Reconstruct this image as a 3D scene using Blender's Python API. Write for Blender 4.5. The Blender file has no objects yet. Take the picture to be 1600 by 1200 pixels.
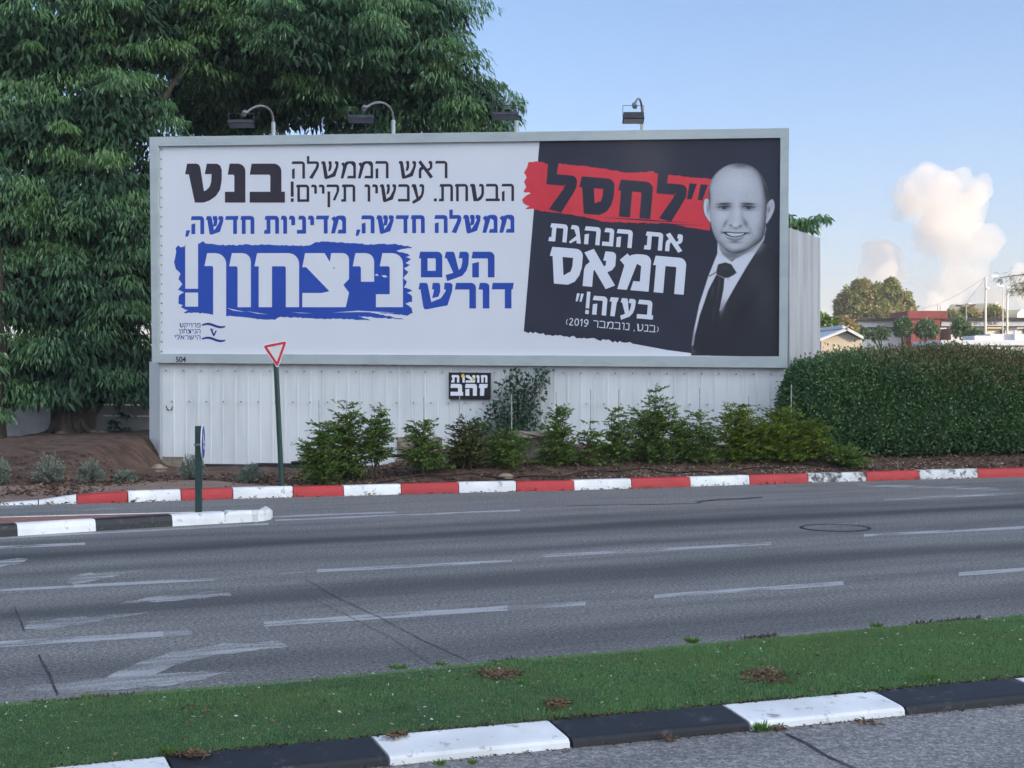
import bpy, bmesh, math, random
import numpy as np
from mathutils import Vector, Matrix
from mathutils.geometry import delaunay_2d_cdt
random.seed(7); rng = np.random.default_rng(11)
sc = bpy.context.scene
COL = sc.collection
# ---------------------------------------------------------------- camera, sky, sun, exposure
F = 2400.0; CAMH = 2.06; PITCH = math.atan(25 / F)
cam = bpy.data.cameras.new('camera'); camo = bpy.data.objects.new('camera', cam); COL.objects.link(camo)
camo.location = (0, 0, CAMH); camo.rotation_euler = (math.pi / 2 - PITCH, 0, 0)
cam.sensor_width = 36; cam.lens = 36 * F / 1600; cam.clip_end = 20000; cam.clip_start = 0.1
sc.camera = camo
SUN_EL = math.radians(11.5); SUN_AZ = math.radians(117)      # azimuth clockwise from +Y
SUNV = Vector((math.cos(SUN_EL) * math.sin(SUN_AZ), math.cos(SUN_EL) * math.cos(SUN_AZ), math.sin(SUN_EL)))
world = bpy.data.worlds.new('World'); sc.world = world; world.use_nodes = True
wn = world.node_tree.nodes; wl = world.node_tree.links
bg = wn['Background']
sky = wn.new('ShaderNodeTexSky'); sky.sky_type = 'NISHITA'; sky.sun_disc = False
sky.sun_elevation = SUN_EL; sky.sun_rotation = SUN_AZ
sky.air_density = 0.5; sky.dust_density = 2.7; sky.ozone_density = 1.5
wb = wn.new('ShaderNodeMix'); wb.data_type = 'RGBA'; wb.blend_type = 'MULTIPLY'; wb.inputs['Factor'].default_value = 1; wb.inputs['B'].default_value = (.885, 1.005, 1.05, 1)
wl.new(sky.outputs['Color'], wb.inputs['A'])
def _m(op, a, b=None, c=None):
    q = wn.new('ShaderNodeMath'); q.operation = op
    for i, x in enumerate((a, b, c)):
        if x is None: continue
        if isinstance(x, (int, float)): q.inputs[i].default_value = x
        else: wl.new(x, q.inputs[i])
    return q.outputs[0]
def _ss(x, lo, hi):
    q = wn.new('ShaderNodeMapRange'); q.interpolation_type = 'SMOOTHSTEP'; q.inputs['From Min'].default_value = lo; q.inputs['From Max'].default_value = hi; wl.new(x, q.inputs['Value']); return q.outputs['Result']
_tc = wn.new('ShaderNodeTexCoord'); _sx = wn.new('ShaderNodeSeparateXYZ'); wl.new(_tc.outputs['Generated'], _sx.inputs[0])
# pale haze band along the horizon
_hz = _m('MULTIPLY', _m('POWER', 2.718, _m('MULTIPLY', _m('MAXIMUM', _sx.outputs['Z'], 0.0), -10.0)), .62)
hzm = wn.new('ShaderNodeMix'); hzm.data_type = 'RGBA'; hzm.inputs['B'].default_value = (2.45, 2.25, 2.2, 1); wl.new(_hz, hzm.inputs['Factor']); wl.new(wb.outputs['Result'], hzm.inputs['A'])
# fill glow added to the sky behind the camera to brighten the street
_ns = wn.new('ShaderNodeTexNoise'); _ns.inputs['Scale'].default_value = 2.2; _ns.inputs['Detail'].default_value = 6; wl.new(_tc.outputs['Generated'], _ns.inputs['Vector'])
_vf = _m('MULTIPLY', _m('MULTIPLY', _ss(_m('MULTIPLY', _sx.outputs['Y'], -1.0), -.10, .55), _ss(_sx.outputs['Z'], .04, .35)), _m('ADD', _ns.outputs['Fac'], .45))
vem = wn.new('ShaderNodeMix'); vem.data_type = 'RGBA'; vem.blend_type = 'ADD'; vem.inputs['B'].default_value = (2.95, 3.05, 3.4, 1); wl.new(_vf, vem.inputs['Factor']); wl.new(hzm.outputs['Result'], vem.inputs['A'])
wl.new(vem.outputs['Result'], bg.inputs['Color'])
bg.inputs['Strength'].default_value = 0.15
sun = bpy.data.lights.new('sun', 'SUN'); suno = bpy.data.objects.new('sun', sun); COL.objects.link(suno)
sun.energy = 2.8; sun.angle = math.radians(0.5); sun.color = (1.0, 0.78, 0.55)
suno.rotation_euler = (-SUNV).to_track_quat('-Z', 'Y').to_euler()
sc.view_settings.view_transform = 'Standard'; sc.view_settings.look = 'None'
sc.view_settings.exposure = 1.26; sc.view_settings.gamma = 1.0
sc.cycles.volume_bounces = 6; sc.cycles.max_bounces = 10; sc.cycles.transparent_max_bounces = 8
sc.cycles.use_adaptive_sampling = True; sc.cycles.adaptive_threshold = 0.02

# ---------------------------------------------------------------- helpers
_cp, _sp = math.cos(PITCH), math.sin(PITCH)
def ray(u, v):
    a = (u - 800) / F; b = (600 - v) / F
    return Vector((a, _cp + b * _sp, -_sp + b * _cp))
def P(u, v, y):
    d = ray(u, v); t = y / d.y
    return Vector((d.x * t, y, CAMH + d.z * t))
def G(u, v, z=0.0):
    d = ray(u, v); t = (z - CAMH) / d.z
    return Vector((d.x * t, d.y * t, z))
def tag(o, label=None, cat=None, group=None, kind=None):
    if label: o['label'] = label
    if cat: o['category'] = cat
    if group: o['group'] = group
    if kind: o['kind'] = kind
    return o
def empty(name, loc, label, cat, group=None, kind=None):
    o = bpy.data.objects.new(name, None); COL.objects.link(o); o.location = loc
    o.empty_display_size = 0.1
    return tag(o, label, cat, group, kind)
def link(name, me, mats, parent=None):
    for m in (mats if isinstance(mats, (list, tuple)) else [mats]): me.materials.append(m)
    o = bpy.data.objects.new(name, me); COL.objects.link(o)
    if parent is not None:
        o.parent = parent                                  # world coordinates are kept by the inverse
        o.matrix_parent_inverse = Matrix.Translation(parent_loc(parent)).inverted()
    return o
def parent_loc(p):
    v = Vector(p.location)
    return v
class MB:
    """collects faces; build() links ONE mesh object"""
    def __init__(s): s.v = []; s.f = []; s.m = []; s.smooth = []
    def add(s, vs, fs, mi=0, sm=False):
        b = len(s.v); s.v += [tuple(x) for x in vs]
        for f in fs: s.f.append([b + i for i in f]); s.m.append(mi); s.smooth.append(sm)
    def poly(s, pts, mi=0): s.add(pts, [list(range(len(pts)))], mi)
    def hexa(s, b, t, mi=0):
        n = len(b)
        s.add(list(b) + list(t), [list(range(n))[::-1], list(range(n, 2 * n))] + [[i, (i + 1) % n, n + (i + 1) % n, n + i] for i in range(n)], mi)
    def box(s, lo, hi, mi=0):
        x0, y0, z0 = lo; x1, y1, z1 = hi
        s.hexa([(x0, y0, z0), (x1, y0, z0), (x1, y1, z0), (x0, y1, z0)], [(x0, y0, z1), (x1, y0, z1), (x1, y1, z1), (x0, y1, z1)], mi)
    def tube(s, pts, rad, seg=8, mi=0, cap=True, jit=0):
        pts = [Vector(p) for p in pts]; n = len(pts)
        if not hasattr(rad, '__len__'): rad = [rad] * n
        vs = []; prev = None
        for i, p in enumerate(pts):
            d = (pts[min(i + 1, n - 1)] - pts[max(i - 1, 0)]).normalized()
            if prev is None:
                a = d.cross(Vector((0, 0, 1)))
                if a.length < 1e-3: a = d.cross(Vector((1, 0, 0)))
            else: a = prev - d * prev.dot(d)
            a.normalize(); prev = a; b = d.cross(a)
            for k in range(seg):
                t = 2 * math.pi * k / seg; r = rad[i] * (1 + (jit * math.sin(3 * t + i * .7) if jit else 0))
                vs.append(p + (a * math.cos(t) + b * math.sin(t)) * r)
        fs = []
        for i in range(n - 1):
            for k in range(seg):
                k2 = (k + 1) % seg
                fs.append([i * seg + k, i * seg + k2, (i + 1) * seg + k2, (i + 1) * seg + k])
        s.add(vs, fs, mi, True)
        if cap: s.add(vs[:seg], [list(range(seg))[::-1]], mi); s.add(vs[-seg:], [list(range(seg))], mi)
    def build(s, name, mats, parent=None, bevel=0):
        me = bpy.data.meshes.new(name); me.from_pydata(s.v, [], s.f)
        me.polygons.foreach_set('material_index', s.m); me.polygons.foreach_set('use_smooth', s.smooth)
        if bevel:
            bm = bmesh.new(); bm.from_mesh(me); bmesh.ops.remove_doubles(bm, verts=bm.verts, dist=1e-5)
            bmesh.ops.recalc_face_normals(bm, faces=bm.faces)
            ed = [e for e in bm.edges if len(e.link_faces) == 2 and e.calc_face_angle(0) > .6]
            bmesh.ops.bevel(bm, geom=ed, offset=bevel, segments=2, affect='EDGES', profile=.6)
            bm.to_mesh(me); bm.free()
        me.update()
        return link(name, me, mats, parent)
def np_mesh(name, V, faces, mats, parent=None, smooth=False):
    """faces: int array (n,3) or (n,4)"""
    me = bpy.data.meshes.new(name); V = np.asarray(V, np.float32); n, k = faces.shape
    me.vertices.add(len(V)); me.vertices.foreach_set('co', V.ravel())
    me.loops.add(n * k); me.loops.foreach_set('vertex_index', faces.astype(np.int32).ravel())
    me.polygons.add(n); me.polygons.foreach_set('loop_start', np.arange(n, dtype=np.int32) * k)
    if smooth: me.polygons.foreach_set('use_smooth', np.ones(n, bool))
    me.update(calc_edges=True); me.validate()
    return link(name, me, mats, parent)
def nrm(a): return a / np.maximum(np.linalg.norm(a, axis=-1, keepdims=True), 1e-9)
def long_leaves(Pb, D, L, W, droop=.25):
    """bent lanceolate leaves, 6 verts / 4 tris each"""
    n = len(Pb); D = nrm(D); up = np.tile([0, 0, 1.], (n, 1)) + rng.normal(0, .5, (n, 3))
    S = nrm(np.cross(D, up)); N = np.cross(S, D); L = L[:, None]; W = W[:, None]
    dn = np.array([[0, 0, -1.]])
    m1 = Pb + D * L * .35 + N * L * .03; m2 = Pb + D * L * .72 + dn * L * droop * .35; tp = Pb + D * L + dn * L * droop
    V = np.stack([Pb, m1 - S * W / 2, m1 + S * W / 2, m2 - S * W * .36, m2 + S * W * .36, tp], 1).reshape(-1, 3)
    f = np.array([[0, 2, 1], [1, 2, 4], [1, 4, 3], [3, 4, 5]])
    return V, (f[None] + (np.arange(n) * 6)[:, None, None]).reshape(-1, 3)
def small_leaves(Pb, D, L, W, fold=.25):
    n = len(Pb); D = nrm(D); up = rng.normal(0, .6, (n, 3)) + [0, 0, 1.]
    S = nrm(np.cross(D, up)); N = np.cross(S, D); L = L[:, None]; W = W[:, None]
    m = Pb + D * L * .45; 
    V = np.stack([Pb, m - S * W / 2 + N * W * fold, m + S * W / 2 + N * W * fold, Pb + D * L], 1).reshape(-1, 3)
    f = np.array([[0, 2, 3], [0, 3, 1]])
    return V, (f[None] + (np.arange(n) * 4)[:, None, None]).reshape(-1, 3)
def cat_geo(gs):
    Vs = []; Fs = []; b = 0
    for V, f in gs: Vs.append(V); Fs.append(f + b); b += len(V)
    return np.concatenate(Vs), np.concatenate(Fs)
def sphere_dirs(n): return nrm(rng.normal(0, 1, (n, 3)))

# ---------------------------------------------------------------- materials
def newmat(name):
    m = bpy.data.materials.new(name); m.use_nodes = True
    return m, m.node_tree.nodes, m.node_tree.links, m.node_tree.nodes['Principled BSDF']
def ramp(n, stops):
    r = n.new('ShaderNodeValToRGB'); e = r.color_ramp.elements
    while len(e) < len(stops): e.new(.5)
    for k, (p, c) in enumerate(stops): e[k].position = p; e[k].color = (*c, 1) if len(c) == 3 else c
    return r
def pm(name, c1, c2=None, scale=6, rough=.7, bump=0, bscale=None, detail=6, spec=.3, stretch=None, lo=.35, hi=.65, c3=None, metal=0):
    """two or three colour noise surface"""
    m, n, l, b = newmat(name)
    b.inputs['Roughness'].default_value = rough; b.inputs['Specular IOR Level'].default_value = spec; b.inputs['Metallic'].default_value = metal
    if c2 is None: b.inputs['Base Color'].default_value = (*c1, 1)
    tc = n.new('ShaderNodeTexCoord'); src = tc.outputs['Object']
    if stretch:
        mp = n.new('ShaderNodeMapping'); mp.inputs['Scale'].default_value = stretch[:3]
        if len(stretch) > 3: mp.inputs['Rotation'].default_value = (0, 0, stretch[3])
        l.new(src, mp.inputs['Vector']); src = mp.outputs['Vector']
    if c2 is not None:
        t = n.new('ShaderNodeTexNoise'); t.inputs['Scale'].default_value = scale; t.inputs['Detail'].default_value = detail; t.inputs['Roughness'].default_value = .62
        l.new(src, t.inputs['Vector'])
        st = [(lo, c1), (hi, c2)] if c3 is None else [(lo, c1), ((lo + hi) / 2, c2), (hi, c3)]
        r = ramp(n, st); l.new(t.outputs['Fac'], r.inputs['Fac']); l.new(r.outputs['Color'], b.inputs['Base Color'])
    if bump:
        t2 = n.new('ShaderNodeTexNoise'); t2.inputs['Scale'].default_value = bscale or scale * 4; t2.inputs['Detail'].default_value = 8
        l.new(tc.outputs['Object'], t2.inputs['Vector'])
        bp = n.new('ShaderNodeBump'); bp.inputs['Strength'].default_value = bump; bp.inputs['Distance'].default_value = .02
        l.new(t2.outputs['Fac'], bp.inputs['Height']); l.new(bp.outputs['Normal'], b.inputs['Normal'])
    return m
def leafmat(name, cols, rough=.45, trans=.25, spec=.35, patch=None):
    """per leaf colour from the mesh island; patch = (colour, noise scale) larger tone drift over the plant"""
    m, n, l, b = newmat(name)
    g = n.new('ShaderNodeNewGeometry')
    k = len(cols); r = ramp(n, [(i / max(k - 1, 1), c) for i, c in enumerate(cols)])
    l.new(g.outputs['Random Per Island'], r.inputs['Fac']); colour = r.outputs['Color']
    if patch:
        tc = n.new('ShaderNodeTexCoord'); t = n.new('ShaderNodeTexNoise'); t.inputs['Scale'].default_value = patch[1]; t.inputs['Detail'].default_value = 3
        l.new(tc.outputs['Object'], t.inputs['Vector'])
        rr = ramp(n, [(.45, (0, 0, 0)), (.62, (1, 1, 1))]); l.new(t.outputs['Fac'], rr.inputs['Fac'])
        mx = n.new('ShaderNodeMix'); mx.data_type = 'RGBA'; l.new(rr.outputs['Color'], mx.inputs['Factor'])
        l.new(colour, mx.inputs['A']); mx.inputs['B'].default_value = (*patch[0], 1); colour = mx.outputs['Result']
    l.new(colour, b.inputs['Base Color']); b.inputs['Roughness'].default_value = rough; b.inputs['Specular IOR Level'].default_value = spec
    if trans:
        tr = n.new('ShaderNodeBsdfTranslucent'); l.new(colour, tr.inputs['Color'])
        mx2 = n.new('ShaderNodeMixShader'); mx2.inputs['Fac'].default_value = trans
        l.new(b.outputs['BSDF'], mx2.inputs[1]); l.new(tr.outputs['BSDF'], mx2.inputs[2])
        l.new(mx2.outputs['Shader'], n['Material Output'].inputs['Surface'])
    return m
def paint(name, c, worn, rough=.6, amount=.62, scale=9, bump=.15, fine=60):
    """painted concrete: scuffs of the worn colour show through"""
    m, n, l, b = newmat(name)
    tc = n.new('ShaderNodeTexCoord'); t = n.new('ShaderNodeTexNoise'); t.inputs['Scale'].default_value = scale; t.inputs['Detail'].default_value = 9; t.inputs['Roughness'].default_value = .7
    l.new(tc.outputs['Object'], t.inputs['Vector'])
    r = ramp(n, [(amount, c), (amount + .10, worn)]); l.new(t.outputs['Fac'], r.inputs['Fac'])
    t3 = n.new('ShaderNodeTexNoise'); t3.inputs['Scale'].default_value = 2.2; t3.inputs['Detail'].default_value = 5; l.new(tc.outputs['Object'], t3.inputs['Vector'])
    r3 = ramp(n, [(.3, (.78, .78, .78)), (.7, (1.05, 1.05, 1.05))]); l.new(t3.outputs['Fac'], r3.inputs['Fac'])
    mx = n.new('ShaderNodeMix'); mx.data_type = 'RGBA'; mx.blend_type = 'MULTIPLY'; mx.inputs['Factor'].default_value = 1
    l.new(r.outputs['Color'], mx.inputs['A']); l.new(r3.outputs['Color'], mx.inputs['B']); l.new(mx.outputs['Result'], b.inputs['Base Color'])
    b.inputs['Roughness'].default_value = rough
    t2 = n.new('ShaderNodeTexNoise'); t2.inputs['Scale'].default_value = fine; t2.inputs['Detail'].default_value = 6; l.new(tc.outputs['Object'], t2.inputs['Vector'])
    bp = n.new('ShaderNodeBump'); bp.inputs['Strength'].default_value = bump; bp.inputs['Distance'].default_value = .01
    l.new(t2.outputs['Fac'], bp.inputs['Height']); l.new(bp.outputs['Normal'], b.inputs['Normal'])
    return m
ROAD_ANG = math.radians(24.8)
def wornpaint(name, c, lo, hi):
    """road paint worn through to the asphalt: fine grain breaks it up, coarse noise rubs it away"""
    m, n, l, b = newmat(name); b.inputs['Base Color'].default_value = (*c, 1); b.inputs['Roughness'].default_value = .75
    tc = n.new('ShaderNodeTexCoord'); mp = n.new('ShaderNodeMapping'); mp.inputs['Rotation'].default_value = (0, 0, -ROAD_ANG); l.new(tc.outputs['Object'], mp.inputs['Vector'])
    ms = n.new('ShaderNodeMapping'); ms.inputs['Scale'].default_value = (.5, 2.0, 1); l.new(mp.outputs['Vector'], ms.inputs['Vector'])
    t = n.new('ShaderNodeTexNoise'); t.inputs['Scale'].default_value = 2.4; t.inputs['Detail'].default_value = 5; l.new(ms.outputs['Vector'], t.inputs['Vector'])
    g = n.new('ShaderNodeTexNoise'); g.inputs['Scale'].default_value = 55; g.inputs['Detail'].default_value = 3; l.new(tc.outputs['Object'], g.inputs['Vector'])
    a = n.new('ShaderNodeMath'); a.operation = 'MULTIPLY_ADD'; l.new(g.outputs['Fac'], a.inputs[0]); a.inputs[1].default_value = .55; l.new(t.outputs['Fac'], a.inputs[2])
    r = n.new('ShaderNodeMapRange'); r.inputs['From Min'].default_value = lo + .26; r.inputs['From Max'].default_value = hi + .26; r.inputs['To Min'].default_value = 0; r.inputs['To Max'].default_value = .92; l.new(a.outputs[0], r.inputs['Value']); l.new(r.outputs['Result'], b.inputs['Alpha'])
    return m
def asphalt(name, bands, base=.075, grain=90, spk=.8):
    """asphalt with aggregate speckle, long tyre polished bands along the lanes (bands: (q, width, darkness)), stains"""
    m, n, l, b = newmat(name)
    tc = n.new('ShaderNodeTexCoord')
    mp = n.new('ShaderNodeMapping'); mp.inputs['Rotation'].default_value = (0, 0, -ROAD_ANG); l.new(tc.outputs['Object'], mp.inputs['Vector'])
    sx = n.new('ShaderNodeSeparateXYZ'); l.new(mp.outputs['Vector'], sx.inputs[0])
    wob = n.new('ShaderNodeTexNoise'); wob.inputs['Scale'].default_value = .25; wob.inputs['Detail'].default_value = 4
    ms = n.new('ShaderNodeMapping'); ms.inputs['Scale'].default_value = (.6, 2.2, 1); l.new(mp.outputs['Vector'], ms.inputs['Vector']); l.new(ms.outputs['Vector'], wob.inputs['Vector'])
    def math_(op, a, bb):
        q = n.new('ShaderNodeMath'); q.operation = op
        for i, x in enumerate((a, bb)):
            if x is None: continue
            if isinstance(x, (int, float)): q.inputs[i].default_value = x
            else: l.new(x, q.inputs[i])
        return q.outputs[0]
    wq = math_('ADD', sx.outputs['Y'], math_('MULTIPLY', math_('SUBTRACT', wob.outputs['Fac'], .5), 1.6))
    tot = None
    for q0, w, dk in bands:
        d = math_('DIVIDE', math_('SUBTRACT', wq, q0), w)
        g = math_('POWER', 2.718, math_('MULTIPLY', math_('MULTIPLY', d, d), -1.0))
        g = math_('MULTIPLY', g, dk); tot = g if tot is None else math_('ADD', tot, g)
    st = n.new('ShaderNodeTexNoise'); st.inputs['Scale'].default_value = 1.1; st.inputs['Detail'].default_value = 8; st.inputs['Roughness'].default_value = .65
    m3 = n.new('ShaderNodeMapping'); m3.inputs['Scale'].default_value = (.25, 1.6, 1); l.new(mp.outputs['Vector'], m3.inputs['Vector']); l.new(m3.outputs['Vector'], st.inputs['Vector'])
    r1 = ramp(n, [(.25, (base * .64, base * .62, base * .63)), (.5, (base * 1.02, base, base * .98)), (.8, (base * 1.36, base * 1.29, base * 1.22))]); l.new(st.outputs['Fac'], r1.inputs['Fac'])
    gr = n.new('ShaderNodeTexNoise'); gr.inputs['Scale'].default_value = grain; gr.inputs['Detail'].default_value = 3; l.new(tc.outputs['Object'], gr.inputs['Vector'])
    g2 = n.new('ShaderNodeTexNoise'); g2.inputs['Scale'].default_value = grain * .34; g2.inputs['Detail'].default_value = 4; l.new(tc.outputs['Object'], g2.inputs['Vector'])
    r2 = ramp(n, [(.36, (.30, .30, .32)), (.5, (.95, .95, .95)), (.64, (2.3, 2.2, 2.1))]); l.new(gr.outputs['Fac'], r2.inputs['Fac'])
    mx = n.new('ShaderNodeMix'); mx.data_type = 'RGBA'; mx.blend_type = 'MULTIPLY'; mx.inputs['Factor'].default_value = .85 * spk
    l.new(r1.outputs['Color'], mx.inputs['A']); l.new(r2.outputs['Color'], mx.inputs['B'])
    rg2 = ramp(n, [(.38, (.50, .50, .52)), (.5, (1, 1, 1)), (.62, (1.75, 1.7, 1.62))]); l.new(g2.outputs['Fac'], rg2.inputs['Fac'])
    mxg = n.new('ShaderNodeMix'); mxg.data_type = 'RGBA'; mxg.blend_type = 'MULTIPLY'; mxg.inputs['Factor'].default_value = .8 * spk; l.new(mx.outputs['Result'], mxg.inputs['A']); l.new(rg2.outputs['Color'], mxg.inputs['B'])
    colour = mxg.outputs['Result']
    if tot is not None:
        cl = n.new('ShaderNodeMath'); cl.operation = 'MINIMUM'; cl.inputs[1].default_value = .92; l.new(tot, cl.inputs[0])
        mx2 = n.new('ShaderNodeMix'); mx2.data_type = 'RGBA'; l.new(cl.outputs[0], mx2.inputs['Factor']); l.new(colour, mx2.inputs['A']); mx2.inputs['B'].default_value = (base * .20, base * .205, base * .23, 1)
        colour = mx2.outputs['Result']
    l.new(colour, b.inputs['Base Color']); b.inputs['Roughness'].default_value = .82; b.inputs['Specular IOR Level'].default_value = .25
    bp = n.new('ShaderNodeBump'); bp.inputs['Strength'].default_value = .5; bp.inputs['Distance'].default_value = .006
    l.new(gr.outputs['Fac'], bp.inputs['Height']); l.new(bp.outputs['Normal'], b.inputs['Normal'])
    return m
M = {}
M['ground'] = pm('dry ground', (.10, .08, .055), (.16, .13, .09), .4, .95)
M['road'] = asphalt('worn asphalt', [(17.55, .60, .78), (18.7, .35, .42), (13.45, .55, .64), (15.9, .30, .40), (10.6, .45, .42)], .170)
M['road2'] = asphalt('coarse asphalt', [], .215, 60, .55)
M['line'] = wornpaint('worn road paint', (.43, .43, .43), .28, .50)
M['oldline'] = wornpaint('rubbed out road paint', (.44, .44, .43), .30, .66)
M['white_kerb'] = paint('white kerb paint', (.84, .84, .83), (.24, .23, .22), .6, .575, 8, .3)
M['scraped_kerb'] = paint('scraped white kerb paint', (.74, .74, .73), (.06, .06, .06), .6, .50, 5, .3)
M['red_kerb'] = paint('red kerb paint', (.50, .036, .04), (.17, .06, .055), .6, .62, 8, .3)
M['black_kerb'] = paint('black kerb paint', (.017, .018, .022), (.085, .083, .08), .6, .57, 7, .3)
M['kerb_base'] = pm('kerb concrete', (.14, .14, .14), (.22, .21, .2), 8, .9)
M['paver'] = pm('reddish pavers', (.20, .135, .10), (.29, .20, .155), 2.2, .9, .3, 14)
M['brick'] = pm('island brick', (.22, .105, .08), (.33, .17, .13), 5, .9, .3, 20)
M['soil'] = pm('brown soil', (.036, .022, .016), (.10, .060, .042), 3.4, .97, 1.0, 14, c3=(.16, .10, .068), lo=.3, hi=.72)
M['frame'] = pm('grey painted frame', (.33, .37, .375), (.41, .455, .45), 1.3, .5, .05, 6, stretch=(1.2, 1.2, 2.2), lo=.22, hi=.55)
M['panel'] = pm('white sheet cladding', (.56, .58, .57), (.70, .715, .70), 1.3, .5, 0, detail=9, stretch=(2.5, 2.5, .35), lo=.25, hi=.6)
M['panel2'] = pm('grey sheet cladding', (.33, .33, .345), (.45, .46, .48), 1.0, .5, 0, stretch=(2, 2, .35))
M['paper'] = pm('poster vinyl', (.645, .66, .695), (.685, .70, .73), .35, .42, .10, .8, detail=3)
M['p_black'] = pm('printed black', (.018, .020, .036), (.026, .028, .046), .8, .38, 0, spec=.28)
M['p_dark'] = pm('printed brown black', (.030, .022, .034), None, rough=.45, spec=.25)
M['p_blue'] = pm('printed blue', (.012, .056, .34), (.016, .068, .38), 1.5, .42)
M['p_navy'] = pm('printed navy', (.016, .025, .20), None, rough=.45)
M['p_red'] = pm('printed red', (.58, .030, .045), (.64, .045, .06), 1.2, .42)
M['p_white'] = pm('printed white', (.66, .68, .745), None, rough=.42)
M['black'] = pm('black board', (.012, .013, .018), None, rough=.4)
M['yellow'] = pm('yellow disc', (.75, .55, .02), None, rough=.5)
M['signwhite'] = pm('white sign letters', (.78, .78, .82), None, rough=.4)
M['green_pole'] = pm('dark green pole', (.008, .034, .028), (.013, .048, .038), 4, .4, spec=.5)
M['sign_red'] = pm('sign red', (.50, .018, .040), (.56, .03, .05), 6, .4)
M['sign_face'] = pm('sign face', (.52, .53, .51), (.60, .61, .59), 9, .45)
M['sign_blue'] = pm('sign blue', (.03, .06, .35), None, rough=.4)
M['metal'] = pm('galvanised steel', (.17, .175, .18), (.25, .255, .26), 8, .55, metal=.2)
M['lamp'] = pm('grey lamp housing', (.028, .030, .040), (.04, .043, .054), 8, .5)
M['lamp_glass'] = pm('dull lamp glass', (.10, .10, .105), None, rough=.25)
M['bark'] = pm('grey brown bark', (.028, .023, .018), (.085, .070, .055), 2.4, .95, .9, 9, stretch=(2.4, 2.4, .5))
M['twig'] = pm('twig bark', (.06, .04, .025), (.12, .085, .05), 8, .9)
M['stake'] = pm('weathered stake', (.28, .27, .25), (.40, .39, .37), 9, .8)
M['fence'] = pm('weathered fence plank', (.36, .35, .34), (.52, .50, .48), 1.6, .9, .4, 9)
M['stone'] = pm('pale stone', (.17, .135, .10), (.33, .27, .21), 4, .95, .8, 12)
M['leaf_tree'] = leafmat('drooping leaf', [(.045, .12, .050), (.070, .18, .072), (.10, .225, .085), (.15, .27, .09)], .32, .25, .65, ((.11, .22, .06), .35))
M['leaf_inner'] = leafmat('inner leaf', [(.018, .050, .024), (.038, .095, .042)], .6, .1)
M['leaf_hedge'] = leafmat('hedge leaf', [(.040, .095, .036), (.068, .155, .052), (.095, .19, .06), (.125, .225, .07)], .38, .2, .5)
M['leaf_hedge2'] = leafmat('bronze hedge shoots', [(.11, .14, .045), (.18, .125, .065), (.13, .175, .055)], .5, .2)
M['leaf_shrub'] = leafmat('shrub leaf', [(.055, .115, .022), (.095, .175, .03), (.14, .23, .04), (.17, .22, .05)], .45, .3, .35)
M['leaf_lime'] = leafmat('yellow green shrub leaf', [(.09, .15, .014), (.15, .23, .022), (.22, .29, .03)], .45, .35, .35)
M['leaf_brown'] = leafmat('brownish shrub leaf', [(.07, .075, .02), (.10, .10, .026), (.065, .12, .026)], .5, .3)
M['leaf_ivy'] = leafmat('climber leaf', [(.020, .055, .028), (.035, .085, .042), (.05, .11, .05)], .4, .15, .4)
M['leaf_grey'] = leafmat('silver grey leaf', [(.16, .20, .155), (.23, .275, .22), (.28, .32, .26)], .75, .15)
M['leaf_far'] = leafmat('far tree leaf', [(.16, .19, .075), (.24, .26, .10), (.31, .31, .13)], .6, .3, .2, ((.34, .25, .13), .3))
M['leaf_globe'] = leafmat('street tree leaf', [(.065, .125, .06), (.10, .17, .08), (.13, .20, .095)], .6, .2, .2)
M['grass'] = leafmat('turf blade', [(.070, .165, .055), (.12, .25, .085), (.17, .32, .11), (.22, .34, .11)], .6, .2, .2, ((.15, .245, .085), 1.1))
M['turf_base'] = pm('turf mat', (.025, .065, .022), (.05, .10, .035), 5, .95, .6, 60)
M['mulch'] = leafmat('dark mulch', [(.020, .012, .009), (.055, .032, .02), (.11, .07, .045)], .9, .05)
M['litter'] = leafmat('dry fallen leaves', [(.075, .042, .028), (.15, .085, .05), (.25, .17, .10), (.11, .062, .045)], .8, .1)
M['pale_bits'] = leafmat('pale litter', [(.55, .52, .42), (.68, .66, .60), (.40, .36, .25)], .8, .1)
M['weed'] = leafmat('kerb weed', [(.05, .15, .02), (.10, .23, .03), (.16, .28, .05)], .5, .3)
M['purple'] = leafmat('dry purple weed', [(.05, .03, .035), (.09, .055, .06), (.06, .06, .04)], .8, .1)
M['pebble'] = pm('pebbles', (.30, .25, .19), (.5, .45, .38), 30, .9)
M['stone_dark'] = pm('earthy stone', (.07, .05, .04), (.15, .115, .09), 5, .95, .8, 14)
M['pipe'] = pm('black pipe', (.014, .013, .014), None, rough=.6)
M['wall_pale'] = pm('pale render', (.50, .50, .50), (.58, .58, .57), 1, .8)
M['wall_cream'] = pm('cream render', (.46, .40, .31), (.52, .46, .36), 1, .85)
M['fascia'] = pm('fascia panel', (.36, .37, .40), (.42, .43, .46), 1, .7)
M['roof_black'] = pm('black roof edge', (.018, .018, .024), None, rough=.6)
M['roof_pale'] = pm('pale roofing', (.50, .52, .55), (.58, .60, .62), .6, .6)
M['red_wall'] = pm('shaded red cladding', (.15, .032, .032), (.19, .042, .04), .8, .7)  # red darkened to stand for the shade on the portal front
M['win'] = pm('dark window glass', (.03, .035, .045), None, rough=.12, spec=.6)
M['vault'] = pm('sandy vault sheet', (.62, .50, .30), (.70, .58, .36), .5, .7)
M['vault_end'] = pm('yellow gable', (.75, .58, .22), (.80, .64, .28), .5, .7)
M['pole_cream'] = pm('cream pole', (.55, .50, .42), (.62, .56, .47), 3, .5)
M['grey_block'] = pm('plain grey render', (.62, .60, .56), (.7, .68, .64), .5, .9)
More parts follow.
